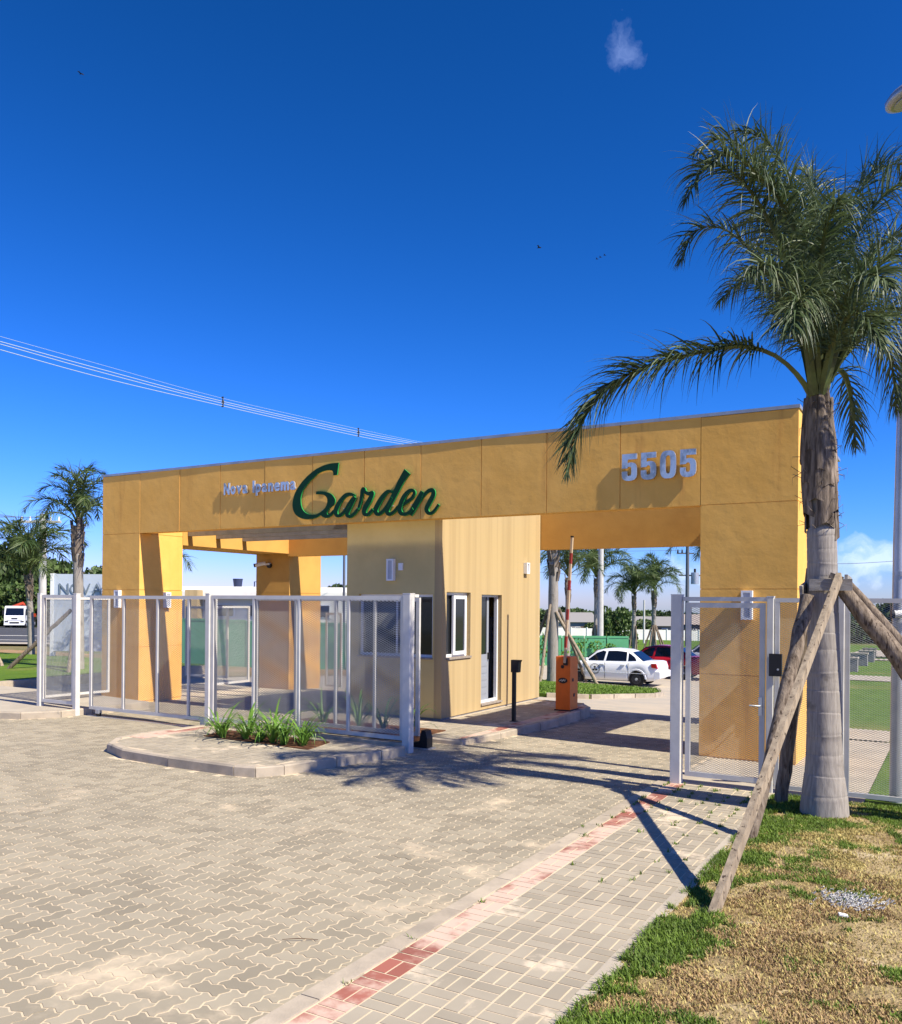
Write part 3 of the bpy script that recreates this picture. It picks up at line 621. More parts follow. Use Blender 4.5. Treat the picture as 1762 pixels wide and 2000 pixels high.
def mesh_panel(parent, p, q, z0, z1, **kw):
    p = Vector((*p, 0)); q = Vector((*q, 0)); W = (q-p).length; t = (q-p)/W; n = Vector((-t.y, t.x, 0))
    V, F = mesh_arrays(W, z1-z0, **kw); off = root_loc(parent)
    X = p.x+V[:, 0]*t.x+V[:, 1]*n.x-off[0]; Y = p.y+V[:, 0]*t.y+V[:, 1]*n.y-off[1]; Z = z0+V[:, 2]-off[2]
    o = link('mesh_panel', fast_mesh('mesh_panel', np.stack([X, Y, Z], 1), F, ['galv']), parent); o['kind'] = 'stuff'; return o
def leaf_frame(parent, p, q, z0, z1, stiles, wd=.06, dp=.045, stile_w=.045, **kw):
    """rails, end stiles, inner stiles at fractions, mesh between"""
    p = Vector(p); q = Vector(q); t = (q-p).normalized()
    def v(s, z): a = p+t*s; return (a.x, a.y, z)
    W = (q-p).length
    MB().bar(v(0, z1-wd/2), v(W, z1-wd/2), dp, wd).build('top_rail', 'white', parent); MB().bar(v(0, z0+wd/2), v(W, z0+wd/2), dp, wd).build('bottom_rail', 'white', parent)
    ss = [wd/2]+[W*f for f in stiles]+[W-wd/2]; hw = [wd]+[stile_w]*len(stiles)+[wd]
    for s, h in zip(ss, hw): MB().bar(v(s, z0+wd), v(s, z1-wd), h, dp-.002, up=(-t.y, t.x, 0)).build('stile', 'white', parent)
    for (a, ha), (c, hc) in zip(zip(ss[:-1], hw[:-1]), zip(ss[1:], hw[1:])):
        u, w_ = p+t*(a+ha/2-.008), p+t*(c-hc/2+.008); mesh_panel(parent, u, w_, z0+wd-.008, z1-wd+.008, **kw)
def post(parent, x, y, z0=-.2, z1=2.32, s=.10):
    b = MB(); e = .008; h = s/2
    b.prism([(x-h+e, y-h), (x+h-e, y-h), (x+h, y-h+e), (x+h, y+h-e), (x+h-e, y+h), (x-h+e, y+h), (x-h, y+h-e), (x-h, y-h+e)], 'z', z0, z1)
    o = b.build('post', 'white', parent); MB().box(x-h-.002, x+h+.002, y-h-.002, y+h+.002, z1, z1+.012).build('cap', 'white', o); return o
GY = 10.64
CO = dict(L_=.072, S_=.034, w=.0058)
f1 = thing('mesh_fence', (-15, GY, 0), 'narrow white framed mesh fence bay on the far left sidewalk', 'fence')
post(f1, -15.47, GY); post(f1, -14.38, GY, -.3); leaf_frame(f1, (-15.41, GY), (-14.44, GY), .20, 2.30, [])
f2 = thing('side_gate', (-16, 11.8, 0), 'white mesh side gate standing edge on beside the left column', 'gate')
leaf_frame(f2, (-16.05, 11.1), (-15.92, 12.6), .19, 2.26, [], wd=.05); post(f2, -16.05, 11.04, 0, 2.3, .07)
g1 = thing('sliding_gate', (-12.5, GY+.12, 0), 'closed white mesh sliding gate across the left driveway in front of the column', 'gate')
leaf_frame(g1, (-14.15, GY+.13), (-10.86, GY+.13), .13, 2.29, [.285, .56, .80], **CO)
for x in (-13.9, -11.15):
    wl = MB().tube([(x, GY+.11, .055), (x, GY+.15, .055)], .055, 16).build('wheel', 'black', g1); MB().box(x-.05, x+.05, GY+.095, GY+.165, .06, .135).build('bracket', 'steel', g1)
struct(MB().box(-14.2, -10.9, GY+.09, GY+.17, -.02, .006).build('gate_track', 'steel'))
f3 = thing('mesh_fence', (-8.9, GY, 0), 'white framed mesh fence of four bays on the island behind the lily bed', 'fence')
post(f3, -10.90, GY, -.2); post(f3, -6.86, GY, -.2, 2.33, .13); leaf_frame(f3, (-10.84, GY), (-6.93, GY), .17, 2.30, [.245, .49, .74], **CO)
MB().box(-10.9, -6.9, GY-.06, GY+.06, -.2, .135).build('footing', 'kerb', f3)
g2 = thing('sliding_gate', (-8.8, 11.2, 0), 'white mesh sliding gate slid open behind the island fence', 'gate')
leaf_frame(g2, (-10.35, 11.18), (-7.0, 11.18), .16, 2.28, [.27, .52, .75], **CO)
MB().box(-7.16, -7.06, 11.12, 11.24, 2.285, 2.33).build('roller', 'white', g2)
mo = thing('gate_motor', (-6.95, 11.25, 0), 'small black gate motor on the ground at the end of the open sliding gate', 'motor')
MB().prism([(-7.04, .0), (-6.76, .0), (-6.76, .16), (-6.79, .27), (-6.86, .28), (-6.90, .10), (-7.04, .08)], 'y', 11.02, 11.18).build('housing', 'black', mo)
MB().box(-7.0, -6.72, 11.0, 11.2, -.05, .012).build('base', 'steel', mo)
g3 = thing('pedestrian_gate', (-2.35, GY, 0), 'white mesh pedestrian gate beside the right column with a lever handle', 'gate')
post(g3, -2.90, GY, -.2, 2.32, .13); post(g3, -1.80, GY, -.2, 2.30, .08)
MB().bar((-2.83, GY, 2.275), (-1.84, GY, 2.275), .05, .05).build('lintel', 'white', g3)
leaf_frame(g3, (-2.79, GY), (-1.86, GY), .10, 2.23, [])
hp = MB().box(-1.925, -1.885, GY-.035, GY-.024, .90, 1.12).build('handle_plate', 'steel', g3); MB().tube([(-1.905, GY-.03, 1.02), (-1.905, GY-.08, 1.02), (-2.02, GY-.085, 1.02)], .010, 8).build('lever', 'steel', hp)
lk_ = MB().box(-1.80, -1.66, GY-.10, GY-.045, 1.38, 1.64).build('lock_box', 'black', g3); MB().tube([(-1.70, GY-.1, 1.46), (-1.70, GY-.108, 1.46)], .012, 10).build('lock_cylinder', 'steel', lk_)
f4 = thing('mesh_fence', (0, GY, 0), 'white framed mesh fence behind the big palm trunk running off to the right', 'fence')
for x in (-1.04, .78, 2.6): post(f4, x, GY, -.2, 2.30, .075)
for a, c in ((-1.75, -1.08), (-1.0, .74), (.82, 2.56)): leaf_frame(f4, (a, GY), (c, GY), .06, 2.29, [], wd=.05)
f5 = thing('rear_gate', (-18.3, 17.6, 0), 'white lattice gate leaf far behind the left column', 'gate')
def lattice_leaf(parent, p, q, z0, z1, mid=True):
    leaf_frame(parent, p, q, z0, z1, [.5] if mid else [], wd=.06)
lattice_leaf(f5, (-18.95, 17.6), (-17.3, 17.6), .06, 2.05)
f6 = thing('rear_gate', (-16.45, 17, 0), 'white mesh gate leaf beside the rear portico column', 'gate')
lattice_leaf(f6, (-16.45, 16.2), (-16.42, 17.5), .02, 2.08, False); post(f6, -16.45, 16.14, -.3, 2.15, .08)
f7 = thing('rear_gate', (-15.1, 19.5, 0), 'narrow white gate leaf between the rear column and the guard booth', 'gate')
lattice_leaf(f7, (-15.38, 19.5), (-14.8, 19.5), -.2, 1.90, False)

# ---------------------------------------------------------------- fixtures
def wall_lamp(c, face, label, h=.42, wd=.155):
    x, y, z = c; t = thing('wall_lamp', c, label, 'wall lamp', 'white box lamps on the gatehouse walls')
    if face == 'y':
        b = ringbox(MB(), 'x', y-.085, y-.003, x-wd/2, x+wd/2, z-h/2, z+h/2, .03).build('housing', 'upvc', t); MB().box(x-wd/2+.031, x+wd/2-.031, y-.07, y-.02, z-h/2+.031, z+h/2-.031).build('diffuser', 'lampglass', t); MB().box(x-.03, x+.03, y-.02, y+.004, z-.1, z+.1).build('back_plate', 'upvc', t)
    else:
        b = ringbox(MB(), 'y', x+.003, x+.085, y-wd/2, y+wd/2, z-h/2, z+h/2, .03).build('housing', 'upvc', t); MB().box(x+.02, x+.07, y-wd/2+.031, y+wd/2-.031, z-h/2+.031, z+h/2-.031).build('diffuser', 'lampglass', t); MB().box(x-.004, x+.02, y-.03, y+.03, z-.1, z+.1).build('back_plate', 'upvc', t)
    return t
wall_lamp((-2.515, 12.97, 2.205), 'y', 'white box lamp on the right column above the pedestrian gate')
wall_lamp((-16.07, 12.97, 2.235), 'y', 'white box lamp on the front face of the far left column', .39)
wall_lamp((-15.42, 13.72, 2.22), 'x', 'white box lamp on the inner side face of the left column', .35)
wall_lamp((-9.11, BY0, 2.82), 'y', 'white box lamp on the front wall of the cream booth', .41)
wall_lamp((-8.01, 17.10, 2.975), 'x', 'white box lamp on the side wall of the cream booth past the door', .24)
jb = thing('junction_box', (-8.9, BY0, 2.87), 'small pale junction box beside the lamp on the booth front', 'junction box')
MB().box(-8.953, -8.86, BY0-.03, BY0+.002, 2.81, 2.945).build('lid', 'upvc', jb)
def camera_thing(p, d, label, s=1):
    t = thing('security_camera', p, label, 'camera'); p = Vector(p); d = Vector(d).normalized()
    MB().tube([p-d*.14*s, p+d*.10*s], .042*s, 14).build('body', 'upvc', t); MB().tube([p+d*.10*s, p+d*.13*s], [.044*s, .044*s], 14).build('lens', 'black', t)
    return t
c1 = camera_thing((-16.35, 17.80, 3.22), (-.8, -.5, -.22), 'white security camera on the rear column inside the left bay', 1.2)
MB().bar((-16.23, 17.86, 3.22), (-16.1, 17.99, 3.24), .05, .05).build('bracket', 'upvc', c1); MB().tube([(-16.15, 17.94, 3.20), (-16.15, 18.0, 3.20)], .075, 12).build('mount', 'grille', c1)
c2 = camera_thing((-.42, 10.86, 2.12), (-1, -.35, -.05), 'white security camera on the lamp post at the right picture edge', 1.05)
MB().bar((-.40, 10.88, 2.13), (-.50, 11.0, 2.14), .04, .04).build('bracket', 'black', c2)
# barrier
br = thing('barrier', (-6.49, 15.85, .1), 'orange parking barrier cabinet with red and white arm raised upright', 'barrier')
b = MB(); b.prism([(15.68, .1), (16.08, .1), (16.08, 1.08), (15.98, 1.17), (15.68, 1.17)], 'x', -6.66, -6.36); cab = b.build('cabinet', 'orange', br)
MB().box(-6.68, -6.34, 15.66, 16.10, .09, .13).build('base', 'grille', br)
MB().tube([(-6.52, 15.681, .97), (-6.52, 15.672, .97)], .035, 16).build('lock', 'black', br)
el_ = MB(); el_.prism([(-6.51+.095*math.cos(a), .70+.055*math.sin(a)) for a in np.linspace(0, 2*math.pi, 24, endpoint=False)], 'y', 15.672, 15.681); bd = el_.build('badge', 'black', br)
zz = MB()
for i, (u, v, l) in enumerate(((-.065, .0, .022), (-.04, .012, .02), (-.015, -.004, .03), (.012, .01, .026), (.04, .004, .028))): zz.bar((-6.51+u, 15.671-.0004*i, .70+v-.018), (-6.51+u+.012, 15.671-.0004*i, .70+v+l-.01), .003, .011, up=(1, 0, .2))
zz.build('badge_script', 'wallw', bd)
for (y, z) in ((15.78, .68), (15.85, .38)): MB().box(-6.361, -6.352, y, y+.07, z, z+.06).build('vent', 'grille', br)
x0, z0 = -6.40, 1.10
cols = ['band_white', 'red', 'band_white', 'red', 'band_white', 'red', 'band_white', 'red', 'band_white', 'red', 'band_white']
hs_ = [.0, .28, .56, .84, 1.12, 1.40, 1.68, 1.92, 2.14, 2.36, 2.62]
top = [(1.10, .42), (.42, .30), (.72, .58), (1.30, .28), (1.58, .62), (2.2, .0)]
segs = [(1.05, 1.42, 0), (1.42, 1.68, 1), (1.68, 2.10, 0), (2.10, 2.36, 1), (2.36, 2.78, 0), (2.78, 3.02, 1), (3.02, 3.36, 0), (3.36, 3.58, 1), (3.58, 3.92, 0)]
def armx(z): return -6.45+.055*(z-1.05)
for (a, c, r) in [(1.05, 1.42, 0), (1.42, 1.70, 1), (1.70, 2.10, 0), (2.10, 2.36, 1), (2.36, 2.82, 0), (2.82, 3.06, 1), (3.06, 3.46, 0), (3.46, 3.72, 1), (3.72, 4.10, 0)]:
    f = .80
    a2, c2_ = 1.05+(a-1.05)*f, 1.05+(c-1.05)*f
    MB().bar((armx(a2), 15.62, a2+.001), (armx(c2_), 15.62, c2_), .058, .04, up=(1, 0, 0)).build('arm_band', ['band_white', 'red'][r], br)
MB().bar((armx(3.49), 15.62, 3.491), (armx(3.52), 15.62, 3.52), .064, .046, up=(1, 0, 0)).build('arm_tip', 'black', br)
MB().box(-6.49, -6.41, 15.64, 15.68, 1.0, 1.14).build('arm_hub', 'grille', br)
ip = thing('intercom_post', (-6.66, 13.8, .1), 'slim black intercom post standing before the cream booth wall', 'post')
MB().box(-6.69, -6.63, 13.77, 13.83, .1, 1.16).build('column', 'black', ip); MB().prism([(-6.70, .98), (-6.56, .98), (-6.55, 1.15), (-6.53, 1.2), (-6.70, 1.2)], 'y', 13.745, 13.855).build('reader', 'black', ip); MB().box(-6.72, -6.60, 13.74, 13.86, .095, .115).build('base_plate', 'grille', ip)

for o_ in (br, ip):   # both stand on the low booth island
    o_.location = (o_.location[0]*1.03, o_.location[1]*1.03, .04); o_.scale = (1.03, 1.03, 1.03)
# street lamp at the right
sl = thing('street_lamp', (-.53, 11.0, 0), 'tall galvanised street lamp post behind the mesh fence at the right edge', 'street lamp')
MB().tube([(-.49, 11.01, -.2), (-.475, 11.01, 2.9), (-.44, 11.01, 5.2), (-.40, 11.015, 7.75)], [.075, .07, .06, .05], 20).build('pole', 'steel', sl)
for z in (2.55, 4.62): MB().tube([(-.495+.013*z, 11.01, z), (-.494+.013*z, 11.01, z+.05)], .083, 20).build('collar', 'steel', sl)
MB().tube([(-.40, 11.015, 7.72), (-.39, 11.01, 7.80), (-.36, 11.0, 7.92)], .045, 10).build('arm', 'steel', sl)
hd = MB(); n = 20; c = Vector((-.395, 10.95, 7.98)); ax = Vector((.80, -.55, .08)).normalized(); ay = Vector((0, 0, 1)).cross(ax).normalized(); azv = ax.cross(ay)
vs = []; fs = []
prof = [(-.075, .80), (-.05, 1.0), (.0, 1.02), (.05, .85), (.085, .4)]
for (h, r) in prof:
    for k in range(n): A = 2*math.pi*k/n; vs.append(c+ax*math.cos(A)*.30*r+ay*math.sin(A)*.19*r+azv*h)
for i in range(len(prof)-1):
    for k in range(n): fs.append((i*n+k, i*n+(k+1) % n, (i+1)*n+(k+1) % n, (i+1)*n+k))
hd.add(vs, fs, 0, True); hd.add(vs[-n:], [tuple(range(n))]); hd.add(vs[:n], [tuple(range(n))[::-1]]); hdo = hd.build('lamp_head', 'cap', sl)
MB().add([c+ax*math.cos(2*math.pi*k/n)*.2+ay*math.sin(2*math.pi*k/n)*.13-azv*.079 for k in range(n)]+[c+ax*math.cos(2*math.pi*k/n)*.2+ay*math.sin(2*math.pi*k/n)*.13-azv*.09 for k in range(n)], [tuple(range(n, 2*n))[::-1]]+[(k, (k+1) % n, n+(k+1) % n, n+k) for k in range(n)]).build('lamp_lens', 'lampglass', hdo)

# ---------------------------------------------------------------- palms
def catmull(P, n):
    P = np.array(P, float); ext = np.vstack([2*P[0]-P[1], P, 2*P[-1]-P[-2]]); Q = []
    for i in range(1, len(ext)-2):
        p0, p1, p2, p3 = ext[i-1:i+3]
        for s in np.linspace(0, 1, 12, endpoint=False): Q.append(.5*((2*p1)+(-p0+p2)*s+(2*p0-5*p1+4*p2-p3)*s*s+(-p0+3*p1-3*p2+p3)*s**3))
    Q.append(P[-1]); Q = np.array(Q); d = np.r_[0, np.cumsum(np.linalg.norm(np.diff(Q, axis=0), axis=1))]
    t = np.linspace(0, d[-1], n); return np.stack([np.interp(t, d, Q[:, k]) for k in range(3)], 1), d[-1]
def frond_arrays(P, pairs, lmax, wid, droop=.42, start=.16, seed=0, base_r=.03, nseg=4, spread=1.0):
    r = np.random.default_rng(seed); Q, Lr = catmull(P, 24); V = []; F = []; M = []
    # rachis: 4-sided tapered
    T = np.gradient(Q, axis=0); T /= np.linalg.norm(T, axis=1)[:, None]
    up = np.array([0, 0, 1.]); S = np.cross(T, up); nl = np.linalg.norm(S, axis=1); S[nl < .15] = [1, 0, 0]; S /= np.linalg.norm(S, axis=1)[:, None]; Nn = np.cross(S, T)
    for i in range(1, len(S)):
        if S[i] @ S[i-1] < 0 and nl[i] < .4: S[i] = -S[i]; Nn[i] = -Nn[i]
    for i in range(24):
        rr = base_r*(1-.85*i/23)
        for a, b_ in ((1.4, 0), (0, .8), (-1.4, 0), (0, -.9)): V.append(Q[i]+S[i]*a*rr+Nn[i]*b_*rr)
    for i in range(23):
        for k in range(4): F.append((i*4+k, i*4+(k+1) % 4, i*4+4+(k+1) % 4, i*4+4+k)); M.append(1)
    for j in range(pairs):
        s0 = start+(1-start)*(j+r.uniform(0, 1))/pairs
        for sd in (-1, 1):
            s = min(.999, s0+r.uniform(-.01, .01)); x = s*23; i = int(x); f = x-i; p = Q[i]*(1-f)+Q[i+1]*f; t = T[i]; sv = S[i]; nv = Nn[i]
            u = (s-start)/(1-start); ln = lmax*(.45+.55*math.sin(math.pi*min(1, u*.85+.12)))*r.uniform(.8, 1.12)*(1 if u < .85 else 1-.55*(u-.85)/.15)
            a = r.normal(.42, .62); d = (sv*sd*math.cos(a)+nv*math.sin(a))*spread+t*(.55+.7*u); d /= np.linalg.norm(d)
            side = np.cross(d, nv+r.normal(0, .5, 3)); side /= np.linalg.norm(side)+1e-9
            q = p.copy(); k0 = len(V); dr = droop*r.uniform(.25, 1.5)
            for g in range(nseg+1):
                e = g/nseg; ww = wid*(.55+.45*math.sin(math.pi*min(1, e*1.2+.15)))*(1-e)**.55 if g < nseg else wid*.06
                V.append(q+side*ww/2); V.append(q-side*ww/2)
                d = d+np.array([0, 0, -dr*(.5+e)]); d /= np.linalg.norm(d); q = q+d*ln/nseg
                side = side-d*(side@d); side /= np.linalg.norm(side)+1e-9
            for g in range(nseg): F.append((k0+2*g, k0+2*g+1, k0+2*g+3, k0+2*g+2)); M.append(0)
    return np.array(V), np.array(F), M
def frond(parent, P, mats, **kw):
    V, F, M = frond_arrays(P, **kw); V = V-np.array(root_loc(parent)); return link('frond', fast_mesh('frond', V, F, mats, M), parent)
FRONDS = [[(-1.249,9.671,4.389),(-1.359,9.550,4.589),(-1.582,9.363,4.801),(-1.893,9.126,4.868),(-2.290,8.839,4.765),(-2.698,8.604,4.636),(-3.053,8.456,4.415),(-3.297,8.373,4.054),(-3.437,8.350,3.557)],
[(-1.226,9.685,4.416),(-1.309,9.521,5.079),(-1.418,9.227,5.635),(-1.609,8.886,6.110),(-1.830,8.527,6.386),(-2.041,8.290,6.358),(-2.173,8.156,6.040)],
[(-1.203,9.698,4.416),(-1.292,9.762,5.253),(-1.454,9.784,6.052),(-1.666,9.777,6.701),(-1.953,9.727,7.194),(-2.220,9.688,7.358),(-2.463,9.548,7.186)],
[(-1.189,9.706,4.416),(-1.232,9.681,5.327),(-1.331,9.624,6.129),(-1.474,9.541,6.717),(-1.708,9.406,7.090),(-1.930,9.220,7.141)],
[(-1.180,9.711,4.416),(-1.212,9.923,5.397),(-1.257,10.244,6.236),(-1.351,10.536,6.888),(-1.513,10.904,7.382)],
[(-1.156,9.725,4.417),(-1.069,9.775,5.221),(-0.912,9.866,5.919),(-0.683,9.998,6.403),(-0.356,10.071,6.624),(0.012,10.284,6.522)],
[(-1.133,9.738,4.417),(-0.931,9.624,5.050),(-0.684,9.420,5.461),(-0.370,9.370,5.683),(-0.027,9.338,5.506),(0.185,9.460,5.122)],
[(-1.111,9.751,4.578),(-0.938,9.966,4.877),(-0.744,10.309,5.214),(-0.468,10.700,5.452),(-0.125,11.013,5.318),(0.076,11.129,4.862)],
[(-1.125,9.743,4.551),(-1.018,10.036,4.730),(-0.941,10.311,4.546),(-0.888,10.457,3.949)],
[(-1.219,9.631,4.404),(-1.265,9.200,4.982),(-1.336,8.697,5.266),(-1.432,8.180,5.278),(-1.551,7.765,5.069)],
[(-1.150,9.671,4.404),(-0.998,9.354,4.933),(-0.828,8.991,5.198),(-0.628,8.644,5.216),(-0.448,8.402,4.990)],
[(-1.233,9.738,4.428),(-1.446,10.135,5.216),(-1.783,10.518,5.819),(-2.177,10.752,6.116),(-2.486,10.920,5.972)],
[(-1.173,9.657,4.404),(-1.146,9.384,5.119),(-1.089,9.071,5.619),(-0.978,8.673,5.838),(-0.851,8.284,5.792)],
[(-1.180,9.711,4.416),(-1.194,9.703,5.220),(-1.244,9.732,5.990),(-1.301,9.757,6.498)],
[(-1.233,9.738,4.428),(-1.440,9.908,5.208),(-1.812,10.039,5.988),(-2.207,10.042,6.472),(-2.535,9.968,6.512),(-2.686,9.881,6.157)],
[(-1.139,9.792,4.429),(-1.043,10.252,5.244),(-0.831,10.721,6.036),(-0.550,11.229,6.515),(-0.245,11.637,6.483)],
[(-1.157,9.724,4.470),(-1.031,9.450,4.810),(-0.868,9.198,5.021),(-0.691,8.954,4.921),(-0.550,8.805,4.573)],
[(-1.193,9.819,4.441),(-1.179,10.058,5.653),(-1.025,10.494,6.566),(-0.696,10.914,7.186),(-0.350,11.345,7.350)],
[(-1.180,9.711,4.416),(-1.243,9.559,5.504),(-1.383,9.132,6.056),(-1.596,8.547,6.313),(-1.806,8.195,6.401),(-1.946,7.999,6.206)],
[(-1.216,9.806,4.441),(-1.399,10.162,5.500),(-1.684,10.575,6.445),(-1.968,10.873,6.922),(-2.299,11.028,6.929)],
[(-1.088,9.764,4.551),(-0.836,9.910,5.063),(-0.513,10.096,5.333),(-0.233,10.258,5.015),(-0.112,10.328,4.319)],
[(-1.131,9.797,4.537),(-0.959,10.185,5.074),(-0.760,10.531,5.279),(-0.581,10.807,4.985),(-0.510,10.906,4.423)],
[(-1.183,9.652,4.457),(-1.176,9.251,4.983),(-1.187,8.783,5.146),(-1.197,8.316,4.955),(-1.188,7.975,4.581)]]
TRUNK = [(-1.109,9.810,0.001,0.253),(-1.110,9.809,0.174,0.237),(-1.112,9.808,0.497,0.194),(-1.116,9.806,1.036,0.178),(-1.131,9.797,1.843,0.162),(-1.146,9.789,2.651,0.154),(-1.159,9.781,3.190,0.151),(-1.175,9.772,3.459,0.162),(-1.187,9.765,3.890,0.162),(-1.199,9.758,4.267,0.129),(-1.197,9.759,4.590,0.075)]
pm = thing('palm_tree', (-1.11, 9.81, 0), 'large foreground palm with a ringed grey trunk braced by wooden stakes', 'palm tree')
# ringed trunk
tz = [t[2] for t in TRUNK]; vs = []; fs = []; n = 28
rings = [.22, .43, .66, .86, 1.09, 1.33, 1.52, 1.74, 1.93, 2.14, 2.33, 2.50, 2.66, 2.80, 2.93, 3.05]
zs = sorted(set([-.1]+list(np.arange(0, 4.6, .06))+[z+d for z in rings for d in (-.018, -.004, .004, .018)]))
for z in zs:
    x = np.interp(z, tz, [t[0] for t in TRUNK]); y = np.interp(z, tz, [t[1] for t in TRUNK]); r = np.interp(z, tz, [t[3] for t in TRUNK])*.97
    near = min(((z-q) for q in rings), key=abs)
    if abs(near) < .006: r *= .985
    elif -.02 < near < 0: r *= 1.006
    if z > 3.0: r *= .80
    for k in range(n):
        A = 2*math.pi*k/n; rr = r*(1+.025*mnoise.noise((math.cos(A)*2, math.sin(A)*2, z*2)))
        vs.append((x+rr*math.cos(A), y+rr*math.sin(A), z+.010*math.sin(A+z*9)))
for i in range(len(zs)-1):
    for k in range(n): fs.append((i*n+k, i*n+(k+1) % n, (i+1)*n+(k+1) % n, (i+1)*n+k))
MB().add(vs, fs, 0, True).build('trunk', 'trunk', pm, smooth=True)
# old leaf bases wrapped round the upper trunk
r_ = np.random.default_rng(3)
for i in range(26):
    a = i*2.399+.3; z0 = 2.98+1.15*(i/26)+r_.uniform(-.05, .05); ln = r_.uniform(.55, .95)
    x = np.interp(z0, tz, [t[0] for t in TRUNK]); y = np.interp(z0, tz, [t[1] for t in TRUNK]); r0 = np.interp(z0, tz, [t[3] for t in TRUNK])
    b = MB(); vs = []; m_ = 6; k_ = 7
    for g in range(m_):
        e = g/(m_-1); z = z0+ln*e; rr = np.interp(z, tz, [t[3] for t in TRUNK])*(.84+.11*(1-e))+.010+.05*max(0, e-.7)*r_.uniform(.2, 2); half = (.75-.55*e)*(1.0 if z < 4 else .8)
        xx = np.interp(z, tz, [t[0] for t in TRUNK]); yy = np.interp(z, tz, [t[1] for t in TRUNK])
        for h in range(k_):
            q = (h/(k_-1)*2-1); A = a+q*half+.12*e*math.sin(i); r2 = rr+.022*(1-q*q)+r_.uniform(-.003, .003)
            vs.append((xx+r2*math.cos(A), yy+r2*math.sin(A), z-.06*abs(q)*(1-e)))
    nn = len(vs); vs2 = [(p[0]*.97+xx*.03, p[1]*.97+yy*.03, p[2]) for p in vs]
    F1 = [(g*k_+h, g*k_+h+1, (g+1)*k_+h+1, (g+1)*k_+h) for g in range(m_-1) for h in range(k_-1)]
    b.add(vs, F1, 0, True); b.add(vs2, [f[::-1] for f in F1], 0, True); b.build('leaf_base', 'boot', pm)
b = MB()
for i in range(90):   # loose fibres
    a = r_.uniform(0, 6.28); z = r_.uniform(3.0, 4.35); rr = np.interp(z, tz, [t[3] for t in TRUNK])*1.02; x = np.interp(z, tz, [t[0] for t in TRUNK]); y = np.interp(z, tz, [t[1] for t in TRUNK])
    p = Vector((x+rr*math.cos(a), y+rr*math.sin(a), z)); d = Vector((math.cos(a), math.sin(a), r_.uniform(-.6, .9))); q = p+d*r_.uniform(.03, .12)
    b.tube([p, q, q+Vector((0, 0, -r_.uniform(.02, .09)))], [.004, .003, .001], 3, caps=False)
fo = b.build('fibres', 'boot', pm); fo['kind'] = 'stuff'
for i, P in enumerate(FRONDS):
    Ln = catmull(P, 24)[1]
    frond(pm, P, ['frond', 'rachis'], pairs=int((45 if i else 70)*Ln+10), lmax=.64 if i not in (8, 13) else .42, wid=.0195 if i else .024, droop=.42 if i else .38, start=.22 if Ln > 1.5 else .12, seed=i+1, base_r=.034, nseg=5)

# generic palms for the background
def palm_proto(n, length, mats, seed, droopy=1.0, pairs=34, lmax=.42, wid=.035):
    r = np.random.default_rng(seed); out_ = []
    for k in range(n):
        L_ = length*r.uniform(.85, 1.15); P = []; e0 = r.uniform(.9, 1.25); p = np.array([0., 0, 0]); ang = e0; 
        for s in range(7):
            P.append(p.copy()); p = p+np.array([math.cos(ang), 0, math.sin(ang)])*L_/6; ang -= r.uniform(.25, .42)*droopy*(.5+s/5)
        V, F, M = frond_arrays(P, pairs, lmax, wid, .45, .2, seed*10+k, .03, 3); out_.append(fast_mesh('frond', V, F, mats, M))
    return out_
PROTO = palm_proto(5, 1.9, ['frond_far', 'rachis'], 5, 1.35, 54, .60, .031)
def bg_palm(x, y, z0, htrunk, rtrunk, label, nf=13, sc=1.0, seed=0, group='young palms behind the gatehouse', boots=True, lean=(0, 0)):
    r = np.random.default_rng(seed+100); t = thing('palm_tree', (x, y, z0), label, 'palm tree', group); b = MB(); pts = []; rad = []
    for i in range(15):
        e = i/14; pts.append((x+lean[0]*e*e, y+lean[1]*e*e, z0-.3+(htrunk+.3)*e)); rad.append(rtrunk*(1.15-.3*e)*(1+.03*(i % 2)))
    b.tube(pts, rad, 12).build('trunk', 'trunk', t)
    tx, ty, tz_ = lean[0], lean[1], htrunk
    bb = MB(); 
    for i in range(14):
        a = i*2.4; z = htrunk*.74+htrunk*.27*i/14; e = z/htrunk; px, py = x+lean[0]*e*e, y+lean[1]*e*e
        bb.bar((px+math.cos(a)*rtrunk*.85, py+math.sin(a)*rtrunk*.85, z0+z-.1), (px+math.cos(a)*rtrunk*1.25, py+math.sin(a)*rtrunk*1.25, z0+z+.32), rtrunk*1.1, .03, up=(math.cos(a), math.sin(a), 0))
    bb.build('leaf_bases', 'boot', t)
    for k in range(nf):
        o = link('frond', PROTO[k % 5], t, (tx, ty, tz_+.05+.25*(k/nf)))
        o.rotation_euler = (r.uniform(-.25, .25), -.55+1.15*(1-(k+.5)/nf)-.2+r.uniform(-.15, .15), k*2.399+r.uniform(-.3, .3)); o.scale = (sc*r.uniform(.85, 1.1),)*3
    return t
bg_palm(-13.3, 31.0, hz(31), 5.6, .20, 'thick trunked palm on the grass island seen beside the raised barrier arm', 20, 1.5, 1)
bg_palm(-17.2, 42.0, hz(42), 4.6, .13, 'slim palm just behind the thick trunked palm', 15, 1.2, 2)
bg_palm(-19.0, 51.0, hz(51), 4.9, .12, 'tall palm right of the pale concrete pole behind the green hoarding', 20, 1.55, 3)
bg_palm(-18.9, 58.2, hz(58), 4.0, .13, 'palm between the green hoarding and the far white wall', 24, 1.25, 4)
bg_palm(-18.3, 60.9, hz(61), 4.5, .16, 'palm on the far lawn propped by a cone of stakes', 24, 1.3, 5)
bg_palm(-8.6, 36.6, hz(36.6), 5.0, .15, 'palm behind the right column with only some fronds showing', 16, 1.1, 6)
bg_palm(-22.75, 16.9, .12, 4.30, .15, 'palm with a full crown standing left of the portico', 17, .98, 7, 'palms on the left verge', lean=(-.1, 0))
